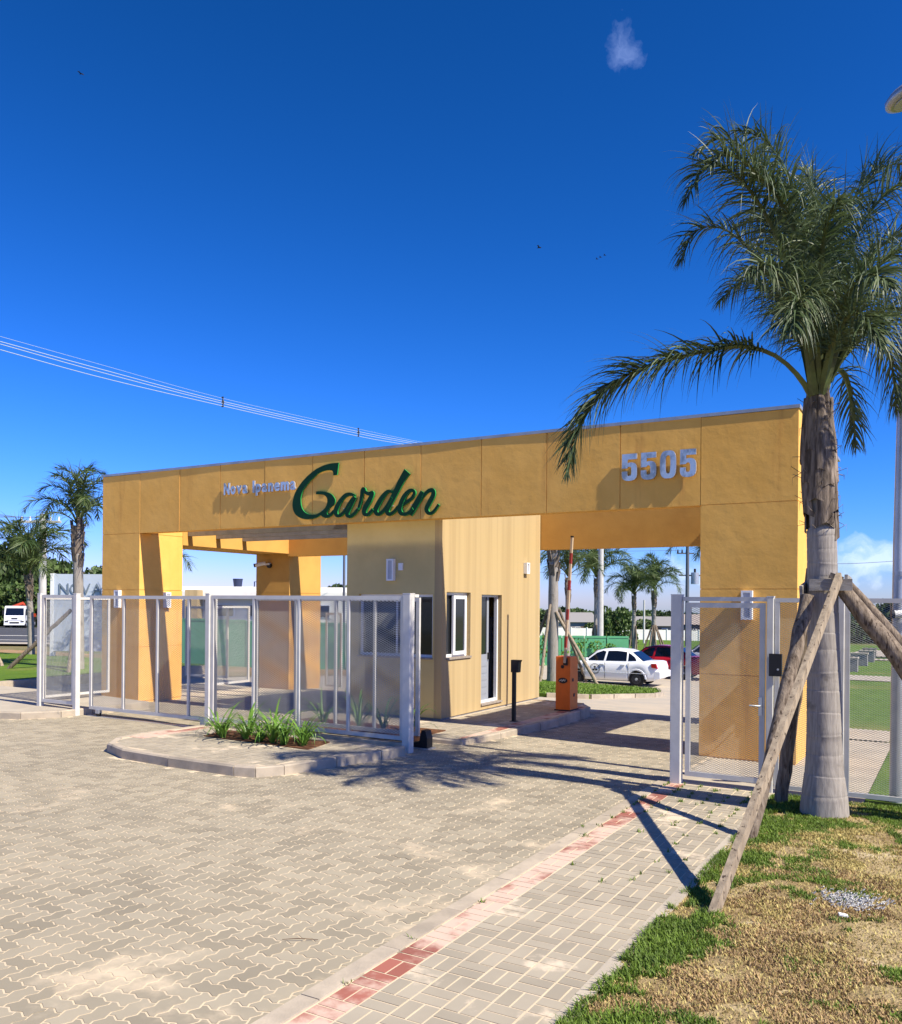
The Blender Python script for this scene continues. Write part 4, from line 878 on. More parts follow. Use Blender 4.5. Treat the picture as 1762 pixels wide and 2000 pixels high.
bg_palm(-30.3, 20.45, .12, 2.9, .115, 'thin drooping palm farther left beside the road', 19, 1.4, 8, 'palms on the left verge', lean=(-.25, 0))
bg_palm(-24.3, 20.9, 0, 3.3, .14, 'palm peeping out between the left column and the rear column', 12, 1.1, 9, 'palms on the left verge')

# stakes and boards round the trunks
def log(name, pts, rad, m, label, cat, group=None, loc=None, jit=.06):
    t = thing(name, pts[0], label, cat, group); P, _ = catmull(pts, 14)
    rr = np.interp(np.linspace(0, 1, 14), np.linspace(0, 1, len(rad)), rad)
    P = P+np.random.default_rng(len(label)).normal(0, .006, P.shape)
    MB().tube(P, list(rr*np.random.default_rng(3).uniform(.94, 1.06, 14)), 12, jit=jit).build('shaft', m, t); return t
GS = 'wooden stakes bracing the big palm'
t = thing('wooden_stake', (-1.429, 6.2, 0), 'long sawn plank stake leaning on the big palm with its foot nearest on the lawn', 'stake', GS)
MB().bar((-1.43, 6.195, -.02), (-.955, 9.545, 2.50), .102, .05, up=(1, 0, .1)).build('shaft', 'plank', t)
for y_, m_ in ((.2, 1), (.8, 1)): pass
log('wooden_stake', [(-1.60, 8.40, -.03), (-1.50, 8.75, .62), (-1.36, 9.2, 1.55), (-1.25, 9.56, 2.29)], [.062, .060, .066, .075], 'wood', 'round log stake directly behind the sawn plank stake', 'stake', GS)
log('wooden_stake', [(-1.60, 10.15, -.03), (-1.50, 10.12, .8), (-1.36, 10.08, 1.8), (-1.27, 10.06, 2.60)], [.075, .066, .062, .06], 'wood', 'shorter log stake standing upright on the left side of the palm trunk', 'stake', GS)
log('wooden_stake', [(-1.0, 9.74, 2.46), (-.45, 9.79, 1.70), (.15, 9.85, .85), (.75, 9.92, -.05)], [.075, .095, .105, .11], 'wood', 'thick split log stake running down to the right edge', 'stake', GS, jit=.16)
log('wooden_stake', [(-.92, 9.86, 2.46), (-.4, 9.94, 1.80), (.15, 10.02, 1.05), (.9, 10.1, 0)], [.05, .07, .075, .08], 'wood', 'thinner log stake lying along the top of the thick right stake', 'stake', GS, jit=.16)
cl = thing('stake_collar', (-1.05, 9.6, 2.42), 'grey boards nailed round the big palm trunk at the tops of the stakes', 'collar')
MB().bar((-1.245, 9.60, 2.42), (-.84, 9.62, 2.42), .03, .12, up=(0, 0, 1)).build('board', 'greywood', cl); MB().bar((-1.33, 9.62, 2.33), (-1.29, 10.05, 2.42), .03, .16).build('board', 'greywood', cl)
MB().bar((-.90, 9.62, 2.46), (-.90, 10.05, 2.44), .03, .13).build('board', 'greywood', cl); MB().bar((-1.05, 9.605, 2.52), (-.93, 9.60, 2.47), .05, .06).build('block', 'wood', cl)
GB = 'stakes bracing the background palms'
def stake(p, q, r, label, m='wood'): log('wooden_stake', [p, tuple((np.array(p)+np.array(q))/2), q], [r, r, r*.9], m, label, 'stake', GB)
stake((-11.5, 31.3, hz(31.3)-.05), (-13.15, 30.9, 1.9), .07, 'pale leaning stake crossing in front of the white car', 'plank')
stake((-13.4, 30.0, hz(30)-.05), (-13.35, 30.8, 2.2), .06, 'pale stake left of the thick trunked palm behind the barrier', 'plank')
stake((-12.4, 32.4, hz(32)-.05), (-13.1, 31.1, 2.0), .06, 'dark stake right behind the thick trunked palm')
stake((-14.9, 31.2, hz(31)-.05), (-13.5, 31.0, 1.95), .07, 'dark stake on the booth side of the thick trunked palm')
for k, lb in enumerate(('left leg of the stake cone round the far palm', 'front left leg of the stake cone round the far palm', 'front leg of the stake cone round the far palm', 'front right leg of the stake cone round the far palm', 'right leg of the stake cone round the far palm')):
    a = R(30)+R(200+k*35); stake((-18.3+.95*math.cos(a), 60.9+.95*math.sin(a), hz(61)-.05), (-18.3+.13*math.cos(a), 60.9+.13*math.sin(a), hz(61)+2.0), .06, lb)
stake((-18.9-.3, 58.0, hz(58)-.05), (-19.0, 58.15, hz(58)+1.9), .06, 'left stake of the palm behind the red car'); stake((-18.6, 58.0, hz(58)-.05), (-18.75, 58.15, hz(58)+1.9), .06, 'right stake of the palm behind the red car')
stake((-19.3, 50.8, hz(51)-.05), (-19.1, 50.95, hz(51)+2.0), .07, 'left stake of the tall palm behind the green hoarding'); stake((-18.6, 50.7, hz(51)-.05), (-18.9, 50.9, hz(51)+2.0), .07, 'right stake of the tall palm behind the green hoarding')
stake((-24.6, 15.8, .05), (-22.9, 16.75, 1.9), .065, 'dark stake leaning right on the left verge palm'); stake((-21.9, 15.95, .05), (-22.65, 16.75, 2.3), .06, 'pale stake seen through the left fence bay', 'plank')
stake((-25.6, 16.3, .08), (-25.9, 16.35, .38), .06, 'short stake stub standing in the left lawn', 'plank')

# ---------------------------------------------------------------- lilies
def lily(x, y, z, n, h, label, seed, grp):
    r = np.random.default_rng(seed); t = thing('lily_plant', (x, y, z), label, 'plant', grp)
    for k in range(n):
        a = k*2.399+r.uniform(-.4, .4); ln = h*r.uniform(.75, 1.3); e = r.uniform(.85, 1.4); q = np.array([r.uniform(-.03, .03), r.uniform(-.03, .03), 0.]); V = []; F = []
        wd = r.uniform(.011, .018); sd = np.array([-math.sin(a), math.cos(a), 0]); dr = r.uniform(.14, .42)
        for g in range(8):
            w_ = wd*math.sin(math.pi*min(1, .25+g/7*.75))**.7 if g < 7 else .001
            fold = np.array([math.cos(a), math.sin(a), 0])*(-.25*w_)
            V += [q+sd*w_, q+fold, q-sd*w_]
            q = q+np.array([math.cos(a)*math.cos(e), math.sin(a)*math.cos(e), math.sin(e)])*ln/7; e -= dr*(.4+g/4)
        for g in range(7):
            for h2 in range(2): F.append((g*3+h2, g*3+h2+1, g*3+h2+4, g*3+h2+3))
        link('leaf', fast_mesh('leaf', V, F, ['lily'], smooth=True), t)
LB = 'lily plants in the island bed'
for i, (x, y, lb) in enumerate(((-9.72, 9.72, 'leftmost lily clump at the left tip of the bed'), (-9.35, 9.98, 'lily clump by the left fence post'), (-9.12, 9.66, 'bushy lily clump second from the left in the front row'), (-8.86, 9.98, 'lily clump behind the middle of the bed'), (-8.55, 9.62, 'tall lily clump at the middle of the front row'), (-8.25, 9.92, 'lily clump near the fence right of the middle'), (-8.02, 9.65, 'rightmost lily clump at the right end of the bed'), (-8.78, 9.58, 'low lily clump at the front edge left of the tall one'), (-8.30, 9.56, 'low lily clump at the front edge right of the tall one'), (-9.5, 9.58, 'small lily clump at the front left corner of the bed'))):
    lily(x, y, .12, 22, .60+(.12 if i == 4 else 0), lb, 20+i, LB)
for i, (x, y, lb) in enumerate(((-9.3, 11.75, 'tall lily behind the fence at the third bay'), (-8.7, 11.95, 'tall lily behind the fence near the inner stile'), (-8.05, 11.75, 'tall lily behind the last fence bay'), (-7.6, 11.9, 'tall upright lily behind the fence by the gate end'))):
    lily(x, y, .06, 15, .82, lb, 40+i, 'tall lilies behind the island fence')

# ---------------------------------------------------------------- vehicles
def sedan(loc, rz, paint, label, glass='carglass', emblem=False):
    """sedan facing +x in its own frame, origin on the ground at the middle"""
    t = thing('parked_car', (0, 0, 0), label, 'car', 'cars parked behind the gatehouse')
    XF, XR, RW, ZW = 1.22, -1.22, .335, .285
    xs = np.concatenate([np.linspace(-2.05, -1.9, 3), np.linspace(-1.85, 1.85, 62), np.linspace(1.9, 2.05, 3)])
    def top(x): return float(np.interp(x, [-2.06, -2.0, -1.85, -1.35, -1.1, .85, 1.0, 1.5, 1.85, 2.0, 2.06], [.76, .93, .965, .965, .93, .90, .90, .83, .74, .62, .52]))
    def bot(x):
        z = float(np.interp(x, [-2.06, -1.9, -1.6, 1.6, 1.9, 2.06], [.36, .25, .21, .19, .22, .30]))
        for c in (XF, XR):
            if abs(x-c) < RW: z = max(z, ZW+math.sqrt(RW*RW-(x-c)**2))
        return z
    def hw(x): return float(np.interp(x, [-2.06, -1.95, -1.6, -.8, .8, 1.6, 1.95, 2.06], [.62, .73, .79, .815, .815, .78, .70, .58]))
    b = MB(); vs = []; n = 12
    for x in xs:
        zt, zb, h = top(x), bot(x), hw(x); zb = min(zb, zt-.12); m = zb+(zt-zb)*.5
        vs += [(x, -h*.93, zb), (x, -h*.99, zb+(zt-zb)*.2), (x, -h, m), (x, -h*.975, zt-.09*(zt-zb)), (x, -h*.90, zt), (x, -h*.45, zt+.018), (x, h*.45, zt+.018), (x, h*.90, zt), (x, h*.975, zt-.09*(zt-zb)), (x, h, m), (x, h*.99, zb+(zt-zb)*.2), (x, h*.93, zb)]
    fs = [(i*n+k, i*n+(k+1) % n, (i+1)*n+(k+1) % n, (i+1)*n+k) for i in range(len(xs)-1) for k in range(n)]
    b.add(vs, fs, 0, True); b.add(vs[:n], [tuple(range(n))[::-1]]); b.add(vs[-n:], [tuple(range(n))]); b.build('body', paint, t)
    # cabin
    cx = [-1.45, -1.27, -.98, -.72, -.2, .15, .45, .95]; cz = [.95, 1.08, 1.30, 1.385, 1.42, 1.405, 1.33, .92]
    def cabin(off, name, m, lo=0, hi=8, shr=0):
        b = MB(); vs = []; k = 6
        for x, z in zip(cx[lo:hi], cz[lo:hi]):
            hb = hw(x)*.90+off; ht = .57+off; f = (z-.9)/.52; hh = hb+(ht-hb)*f; zb = .88
            vs += [(x, -hb, zb), (x, -hh, z-.03), (x, -hh*.8, z+off), (x, hh*.8, z+off), (x, hh, z-.03), (x, hb, zb)]
        n_ = hi-lo
        b.add(vs, [(i*k+j, i*k+j+1, (i+1)*k+j+1, (i+1)*k+j) for i in range(n_-1) for j in range(5)], 0, True); return b.build(name, m, t)
    cabin(0, 'roof', paint)
    def sidepoly(P, sd, name, m):
        b = MB(); vs = []
        for (x, z) in P:
            zt = float(np.interp(x, cx, cz)); f = (zt-.9)/.52; hb = hw(x)*.90; hh = hb+(.57-hb)*f; e = (z-.88)/max(.05, zt-.03-.88); y = hb+(hh-hb)*min(1, max(0, e)); vs.append((x, sd*(y+.006), z))
        b.add(vs, [tuple(range(len(P))) if sd < 0 else tuple(range(len(P)))[::-1]]); b.build(name, m, t)
    for sd in (-1, 1):
        sidepoly([(.80, .945), (.12, .95), (.05, 1.30), (.17, 1.335), (.42, 1.24)], sd, 'side_window', glass)
        sidepoly([(.03, .95), (-.80, .965), (-.80, 1.31), (-.4, 1.345), (-.04, 1.33)], sd, 'side_window', glass)
        sidepoly([(-.87, .967), (-1.20, .98), (-1.14, 1.10), (-.95, 1.24), (-.87, 1.275)], sd, 'quarter_window', glass)
        for (x0, x1) in ((.86, .865), (.04, .045), (-.90, -.895)):
            b = MB(); b.box(x0-.004, x1+.004, *(sorted((sd*(hw(x0)-.01), sd*(hw(x0)+.002)))), .28, .90); b.build('door_seam', 'grille', t)
        for x in (.18, -.68): MB().box(x-.09, x+.07, *sorted((sd*.80, sd*.835)), .80, .83).build('door_handle', paint, t)
        MB().box(-1.6, 1.6, *sorted((sd*.79, sd*.822)), .50, .515).build('side_strip', paint, t)
        m_ = MB(); m_.prism([(.70, .92), (.92, .93), (.90, 1.04), (.74, 1.05)], 'y', *sorted((sd*.84, sd*1.0))); m_.build('mirror', paint, t)
        for c in (XF, XR):
            wv = MB().tube([(c, sd*.62, ZW), (c, sd*.795, ZW)], [.285, .285], 26).build('wheel', 'tyre', t)
            MB().tube([(c, sd*.79, ZW), (c, sd*.80, ZW)], [.19, .185], 22).build('rim', 'rim', wv); MB().tube([(c, sd*.80, ZW), (c, sd*.808, ZW)], [.055, .05], 12).build('hub', 'steel', wv)
            for k in range(8):
                a = k*math.pi/4; MB().tube([(c+.125*math.cos(a), sd*.80, ZW+.125*math.sin(a)), (c+.125*math.cos(a), sd*.802, ZW+.125*math.sin(a))], [.022, .022], 8).build('vent', 'tyre', wv)
            ar = MB(); A = np.linspace(.05, math.pi-.05, 18); hh = hw(c)
            ar.add([(c+(.335+dd)*math.cos(a), sd*(hh+e), ZW+(.335+dd)*math.sin(a)) for a in A for dd, e in ((0, .002), (.05, .012), (.07, -.004))], [f if sd < 0 else f[::-1] for i in range(17) for f in ((i*3, i*3+3, i*3+4, i*3+1), (i*3+1, i*3+4, i*3+5, i*3+2))]); ar.build('wheel_arch', paint, t)
        tl = MB(); tl.prism([(-2.03, .72), (-1.80, .76), (-1.79, .90), (-1.97, .91)], 'y', *sorted((sd*.60, sd*.785))); tl.build('taillight', 'taillight', t)
        hl = MB(); hl.prism([(2.01, .55), (1.70, .62), (1.68, .73), (1.93, .68)], 'y', *sorted((sd*.42, sd*.765))); hl.build('headlight', 'lampglass', t)
    MB().add([(-1.475, -.60, .975), (-1.475, .60, .975), (-1.0, .50, 1.315), (-1.0, -.50, 1.315)], [(3, 2, 1, 0)]).build('rear_window', glass, t)
    MB().add([(1.0, -.64, .93), (1.0, .64, .93), (.475, .52, 1.345), (.475, -.52, 1.345)], [(0, 1, 2, 3)]).build('windscreen', glass, t)
    MB().prism([(-2.12, .36), (-1.9, .30), (-1.9, .60), (-2.09, .60), (-2.12, .56)], 'y', -.74, .74).build('rear_bumper', paint, t); MB().prism([(2.12, .30), (1.9, .24), (1.9, .52), (2.10, .50)], 'y', -.70, .70).build('front_bumper', paint, t)
    MB().box(-1.5, 1.5, -.6, .6, .17, .3).build('underbody', 'grille', t); MB().box(-2.075, -2.06, -.22, .22, .62, .74).build('number_plate', 'upvc', t)
    if emblem:
        for sd in (1, -1):
            b = MB(); A = np.linspace(0, 2*math.pi, 33)[:-1]; y = sd*.822
            for (r0, r1) in ((.21, .19), (.165, .155)):
                vs = [(.45+r*math.cos(a), y, .62+r*math.sin(a)) for a in A for r in (r0, r1)]; b.add(vs, [(2*i, 2*i+1, (2*i+3) % 64, (2*i+2) % 64) for i in range(32)])
            for (u, v, r) in ((0, .075, .05), (-.055, -.03, .05), (.055, -.03, .05), (0, .005, .025)): b.add([(.45+u+r*math.cos(a), y+sd*.001, .62+v+r*.8*math.sin(a)) for a in A[::2]], [tuple(range(16))])
            b.build('door_emblem', 'grille', t)
    t.location = loc; t.rotation_euler = (0, 0, rz); return t
sedan((-11.55, 32.95, hz(32.9)+.01), R(180), 'carwhite', 'white sedan with a round black emblem on the door parked beyond the orange barrier', emblem=True)
sedan((-10.95, 37.4, hz(37.4)+.01), R(181), 'carred', 'dark red sedan parked just behind the white sedan')
sedan((-9.9, 42.6, hz(42)+.01), R(180), 'carsilver', 'pale silver car parked behind the red sedan and seen through the gate mesh')

tr = thing('truck', (0, 0, 0), 'white truck with an orange crane coming along the avenue at the far left', 'truck')
b = MB(); b.prism([(.55, .55), (.55, 1.5), (.42, 1.62), (.18, 2.70), (-.2, 2.85), (-1.5, 2.85), (-1.5, .55)], 'y', -1.2, 1.2); b.build('cab', 'carwhite', tr)
MB().add([(.437, -1.08, 1.66), (.437, 1.08, 1.66), (.215, 1.02, 2.58), (.215, -1.02, 2.58)], [(0, 1, 2, 3)]).build('windscreen', 'carglass', tr)
for sd in (-1, 1):
    MB().add([(.2, sd*1.206, 1.65), (-.75, sd*1.206, 1.65), (-.75, sd*1.206, 2.45), (.02, sd*1.206, 2.45)], [(0, 1, 2, 3)]).build('side_window', 'carglass', tr)
    MB().box(.555, .60, *sorted((sd*.72, sd*1.10)), .80, .95).build('headlight', 'grille', tr); MB().box(.2, .3, *sorted((sd*1.25, sd*1.45)), 1.7, 2.3).build('mirror', 'grille', tr)
    for x in (-.45, -4.4, -5.6):
        wv = MB().tube([(x, sd*.85, .5), (x, sd*1.22, .5)], .5, 20).build('wheel', 'tyre', tr); MB().tube([(x, sd*1.2, .5), (x, sd*1.235, .5)], [.25, .22], 14).build('rim', 'steel', wv)
MB().box(.552, .62, -.55, .55, .62, .82).build('grille', 'grille', tr); MB().box(.552, .575, -.35, .35, 1.18, 1.34).build('badge', 'grille', tr); MB().box(.55, .66, -1.2, 1.2, .42, .60).build('bumper', 'carwhite', tr); MB().box(.552, .565, -.9, .9, 1.02, 1.06).build('trim', 'grille', tr)
MB().box(-6.8, -1.6, -1.2, 1.2, .95, 1.35).build('bed', 'grille', tr); MB().box(-2.3, -1.65, -.5, .5, 1.36, 2.6).build('crane_base', 'truck_orange', tr)
MB().bar((-2.0, -.8, 2.7), (-1.9, .55, 3.25), .35, .3).build('crane_arm', 'truck_orange', tr); MB().bar((-1.9, .5, 3.1), (-5.5, .2, 2.3), .35, .3).build('crane_arm', 'truck_orange', tr); MB().box(-6.7, -2.5, -1.15, 1.15, 1.36, 1.8).build('load', 'truck_orange', tr)
tr.location = (-103.2, 67.4, hz(67.4)-.02); tr.rotation_euler = (0, 0, R(-45))

# ---------------------------------------------------------------- hoardings, walls, buildings
def hoarding(p, q, h, n, m, label, z0=None):
    p = np.array(p, float); q = np.array(q, float); t = thing('hoarding', (p[0], p[1], hz(p[1])), label, 'fence'); d = (q-p)/n; L_ = np.linalg.norm(d); u = d/L_; nn = np.array([u[1], -u[0]])
    for i in range(n):
        a = p+d*i+u*.03; c = p+d*(i+1)-u*.03; z = hz(a[1])-.15
        o = MB(); o.bar((*a, z+h/2), (*c, z+h/2), .03, h, up=(0, 0, 1)); o.build('panel', m, t)
        MB().bar((*(p+d*i+nn*.03), z+h/2-.05), (*(p+d*i+nn*.03+u*.09), z+h/2-.05), .05, h+.06, up=(0, 0, 1)).build('batten', m, t)
        MB().bar((*(a+nn*.025), z+h-.06), (*(c+nn*.025), z+h-.06), .03, .09).build('rail', m, t)
    return t
hoarding((-21.5, 39.55), (-14.4, 43.6), 1.72, 7, 'hoard', 'bright green board hoarding with climbing vines behind the barrier and palms')
hoarding((-31.5, 29.0), (-19.9, 34.2), 2.35, 8, 'hoard2', 'teal green board hoarding seen through the mesh of the island fence')
def vine(x, y, z0, h, label, seed, w=.35):
    r = np.random.default_rng(seed); t = thing('climbing_vine', (x, y, z0), label, 'vine', 'vines on the green hoarding'); b = MB(); pts = [(x, y, z0)]
    for i in range(6): pts.append((x+r.normal(0, .07), y+r.normal(0, .03), z0+h*(i+1)/6))
    b.tube(pts, .015, 4).build('stem', 'leaf_dark', t)
    n = 130; V = []; F = []
    for i in range(n):
        e = r.uniform(0, 1)**.8; c = np.array([x+r.normal(0, w*(.35+.3*math.sin(e*9+seed))), y-.1-abs(r.normal(0, .08)), z0+h*e]); s = r.uniform(.05, .10); a = r.normal(0, 1, 3); a /= np.linalg.norm(a); bq = np.cross(a, r.normal(0, 1, 3)); bq /= np.linalg.norm(bq)
        k = len(V); V += [c-a*s, c+bq*s*.6, c+a*s, c-bq*s*.6]; F.append((k, k+1, k+2, k+3))
    V = np.array(V)-np.array([x, y, z0]); o = link('leaves', fast_mesh('leaves', V, F, ['lily']), t); o['kind'] = 'stuff'
u_ = np.array([7.1, 4.05]); 
for i, (e, h, lb) in enumerate(((.46, 1.7, 'leafy vine at the booth end of the green hoarding'), (.60, .75, 'low bushy vine at the foot of the green hoarding beside the booth'), (.70, 1.4, 'vine behind the barrier arm on the green hoarding'), (.80, 1.3, 'vine left of the concrete pole on the green hoarding'), (.89, 1.2, 'vine right of the concrete pole on the green hoarding'), (.955, 1.0, 'vine near the right end of the green hoarding'))):
    x, y = -21.5+u_[0]*e, 39.55+u_[1]*e; vine(x+.05, y-.12, hz(y), h, lb, 60+i)
fw = thing('precast_wall', (-45, 124, hz(124)), 'long white precast panel wall across the far lawn', 'wall')
p = np.array([-66., 112.0]); q = np.array([-20., 138.5]); nP = 22; d = (q-p)/nP; u = d/np.linalg.norm(d)
for i in range(nP):
    a = p+d*i; c = p+d*(i+1)-u*.15; z = hz(a[1])-.2
    MB().bar((*(a+u*.05), z+.85), (*c, z+.85), .08, 1.7, up=(0, 0, 1)).build('panel', 'wallw', fw)
    MB().box(a[0]-.1, a[0]+.1, a[1]-.1, a[1]+.1, z, z+1.85).build('post', 'wallw', fw)
def house(x, y, w_, dp, h, rh, rz, wm, rm, label, z=None):
    z = hz(y)-.3 if z is None else z; t = thing('house', (0, 0, 0), label, 'house', 'low houses behind the white wall')
    MB().box(-w_/2, w_/2, -dp/2, dp/2, 0, h).build('wall', wm, t)
    rf = MB(); rf.prism([(-dp/2-.5, h), (dp/2+.5, h), (0, h+rh)], 'x', -w_/2-.4, w_/2+.4); rf.build('roof', rm, t)
    for k in (-.28, .05, .3):
        wv = MB().box(w_*k-.5, w_*k+.5, -dp/2-.03, -dp/2+.02, .9, 2.0).build('window', 'upvc', t); MB().box(w_*k-.42, w_*k+.42, -dp/2-.05, -dp/2-.035, .98, 1.92).build('pane', 'glass', wv)
    MB().box(w_*.17-.4, w_*.17+.4, -dp/2-.03, -dp/2+.02, .1, 2.1).build('door', 'bark', t)
    t.location = (x, y, z); t.rotation_euler = (0, 0, rz)
house(-46, 150, 7, 6, 2.4, 1.6, R(30), 'plinth', 'rooflight', 'low house with a broad pale gable roof right behind the white wall')
house(-39, 158, 8, 6, 2.8, 1.8, R(35), 'bark', 'tile', 'small house with a dark roof nearest the right column')
house(-56, 138, 7, 6, 2.8, 1.6, R(40), 'plinth', 'rooflight', 'grey house with a light roof behind the slim palms')
house(-68, 136, 9, 7, 3.0, 3.2, R(62), 'plinth', 'rooflight', 'house with a tall pale gable beside the booth edge')
house(-28, 152, 8, 6, 2.8, 1.8, R(20), 'plinth', 'rooflight', 'pale house behind the gate mesh by the right column')
wb = thing('white_building', (-51, 51, hz(51)), 'long low white building with a tiled eave and roof tank behind the left bay', 'building')
def rb(m, name, par, x0, x1, d0, d1, z0, z1):   # box square to the avenue
    c, s = math.cos(R(30)), math.sin(R(30)); vs = [(c*x-s*d_, s*x+c*d_) for (x, d_) in ((x0, d0), (x1, d0), (x1, d1), (x0, d1))]
    b = MB(); b.prism(vs, 'z', z0, z1); return b.build(name, m, par)
wl = rb('wallw', 'wall', wb, -26, -7.2, 70, 78, -2, 3.0); rb('wallw', 'parapet', wb, -26, -7.4, 73, 78, 3.0, 3.45); rb('booth', 'gable_wall', wb, -21.2, -20.2, 68.5, 70, -2, 3.1)
for k in range(26): rb('tile', 'roof_tiles', wb, -20.1+k*.32, -19.82+k*.32, 69.0, 70, 2.45+.02*(k % 2), 2.62)
for k in range(4):
    wv = rb('upvc', 'window', wl, -19+k*2.6, -17.6+k*2.6, 69.93, 70.02, .9, 2.0); rb('glass', 'pane', wl, -18.9+k*2.6, -17.7+k*2.6, 69.88, 69.92, 1.0, 1.9)
tk = thing('water_tank', (-50.2, 51.8, 3.45), 'dark blue water tank on the roof of the white building', 'tank')
cx_, dd_ = 17.6, 75; c, s = math.cos(R(30)), math.sin(R(30))
for (xx, rr, hh) in ((-18.6, .40, .62),): MB().tube([(c*xx-s*75, s*xx+c*75, 3.45), (c*xx-s*75, s*xx+c*75, 3.5+hh)], [rr*.85, rr*1.05], 16).build('body', 'tankblue', tk); MB().tube([(c*xx-s*75, s*xx+c*75, 3.5+hh), (c*xx-s*75, s*xx+c*75, 3.56+hh)], [rr*1.12, rr*1.0], 16).build('lid', 'tankblue', tk)
rl = thing('roof_railing', (-49, 52.4, 3.45), 'low dark railing on the flat roof beside the water tank', 'railing')
for k in range(4): rb('tankblue', 'post', rl, -17.2+k*.75, -17.12+k*.75, 75, 75.1, 3.45, 3.95)
rb('tankblue', 'rail', rl, -17.2, -14.8, 75, 75.06, 3.9, 3.95)
rb('wallw', 'low_wall', None, -13.5, -5.5, 52, 52.2, -1.6, .9); wlow = [o for o in col.objects if o.name == 'low_wall'][0]; tag(wlow, 'low white wall behind the teal hoarding seen past the rear column', 'wall')

nbd = thing('name_board', (-28, 20.8, .12), 'pale metal board with NOVA in raised letters left of the portico', 'sign')
c, s = math.cos(R(30)), math.sin(R(30))
def bp(x, d_): return (c*x-s*d_, s*x+c*d_)
b = MB(); b.prism([bp(-14.78, 32), bp(-11.2, 32), bp(-11.2, 32.14), bp(-14.78, 32.14)], 'z', .3, 3.17); b.build('panel', 'board', nbd); 
b = MB(); b.prism([bp(-14.90, 31.97), bp(-14.785, 31.97), bp(-14.785, 32.2), bp(-14.90, 32.2)], 'z', 0, 3.19); b.build('frame', 'upvc', nbd)
for i, ch in enumerate('NOVA'):
    o = glyph(ch, 0, .36, 0, .40, -.03, 0, 'boardtxt', None, .0, 'letter'); o.parent = nbd
    X, Y = bp(-14.58+i*.41, 31.995); o.location = (X-nbd.location.x, Y-nbd.location.y, 2.42-nbd.location.z); o.rotation_euler = (0, 0, R(30))

# ---------------------------------------------------------------- poles and wires
def pole(x, y, z0, h, r0, r1, label, group=None, m='pole', name='utility_pole'):
    t = thing(name, (x, y, z0), label, 'pole', group); MB().tube([(x, y, z0-.3), (x, y, z0+h)], [r0, r1], 16).build('shaft', m, t); return t
p1 = pole(-38.27, 26.4, -.6, 7.0, .20, .15, 'pale concrete utility pole with a crossarm at the far left'); ux, uy = .866, .5
MB().bar((-38.27-1.0*ux, 26.4-1.0*uy-.15, 6.0), (-38.27+1.0*ux, 26.4+1.0*uy-.15, 6.0), .10, .12).build('crossarm', 'pole', p1)
for e in (-.9, -.5, .5, .9): MB().tube([(-38.27+e*ux, 26.25+e*uy, 6.06), (-38.27+e*ux, 26.25+e*uy, 6.26)], [.05, .035], 8).build('insulator', 'upvc', p1)
for z in (5.2, 4.9, 4.6): MB().box(-38.45, -38.05, 26.15, 26.3, z, z+.12).build('clamp', 'grille', p1)
pole(-17.6, 48.0, hz(48), 7.5, .19, .15, 'thick pale concrete pole rising behind the green hoarding')
pole(-30.6, 98, hz(98), 5.0, .13, .10, 'slim concrete post on the far lawn behind the cone of stakes'); pole(-43.5, 96, hz(96), 6.2, .13, .1, 'slim white post behind the hoarding next to the booth edge')
pole(-7.2, 66, hz(66), 5.0, .11, .09, 'slim pale post on the lawn seen through the right fence'); pole(-21.2, 88, hz(88), 5.0, .13, .1, 'slim pale post seen through the pedestrian gate mesh')
pole(-30.4, 40.2, -1, 6.5, .09, .07, 'dark slim lamp post showing between the rear column and the booth', m='wire')
p2 = pole(-23.6, 90.3, hz(90), 13, .22, .16, 'dark utility pole with a transformer behind the right bay', m='wire')
tfm = MB().tube([(-22.9, 90.6, 4.4), (-22.9, 90.6, 5.6)], .40, 14).build('transformer', 'steel', p2); MB().tube([(-22.9, 90.6, 5.6), (-22.9, 90.6, 6.0)], .12, 8).build('bushing', 'grille', tfm)
MB().bar((-24.4, 89.9, 5.3), (-22.4, 90.9, 5.3), .12, .14).build('crossarm', 'wire', p2); MB().bar((-24.6, 89.8, 7.6), (-23, 90.6, 7.6), .12, .14).build('crossarm', 'wire', p2)
for k in range(3): MB().tube([(-24.5+.4*k, 89.85+.2*k, 7.67), (-24.5+.4*k, 89.85+.2*k, 8.0)], [.1, .07], 8).build('insulator', 'grille', p2)
def wire(pts, r, label, m='wire', group='overhead wires', name='overhead_wire'):
    P, _ = catmull(pts, 40); o = MB().tube(P, r, 5).build(name, m); return tag(o, label, 'wire', group)
PG = 'bundled power line crossing the sky'
for nm, pts, r, lb in (('top', [(-31.378, 19.773, 12.238), (-30.939, 24.021, 12.122), (-30.288, 30.32, 11.969), (-29.291, 39.961, 12.125), (-28.649, 46.163, 12.304), (-27.6, 56, 12.7)], .009, 'thin uppermost wire of the power line in the sky'),
                    ('c1', [(-31.378, 19.774, 12.043), (-30.939, 24.023, 11.928), (-30.287, 30.322, 11.822), (-29.291, 39.963, 11.979), (-28.649, 46.165, 12.207), (-27.6, 56, 12.6)], .017, 'second wire from the top of the power line in the sky'),
                    ('c2', [(-31.378, 19.775, 11.945), (-30.939, 24.024, 11.799), (-30.287, 30.323, 11.723), (-29.29, 39.964, 11.862), (-28.649, 46.166, 12.11), (-27.6, 56, 12.5)], .017, 'third wire from the top of the power line in the sky'),
                    ('low', [(-31.378, 19.777, 11.731), (-30.938, 24.026, 11.583), (-30.287, 30.324, 11.6), (-29.29, 39.966, 11.715), (-28.808, 44.626, 11.905), (-27.6, 56, 12.3)], .017, 'lowest wire of the power line in the sky')):
    wire(pts, r, lb, 'wire_light', PG, 'power_line')
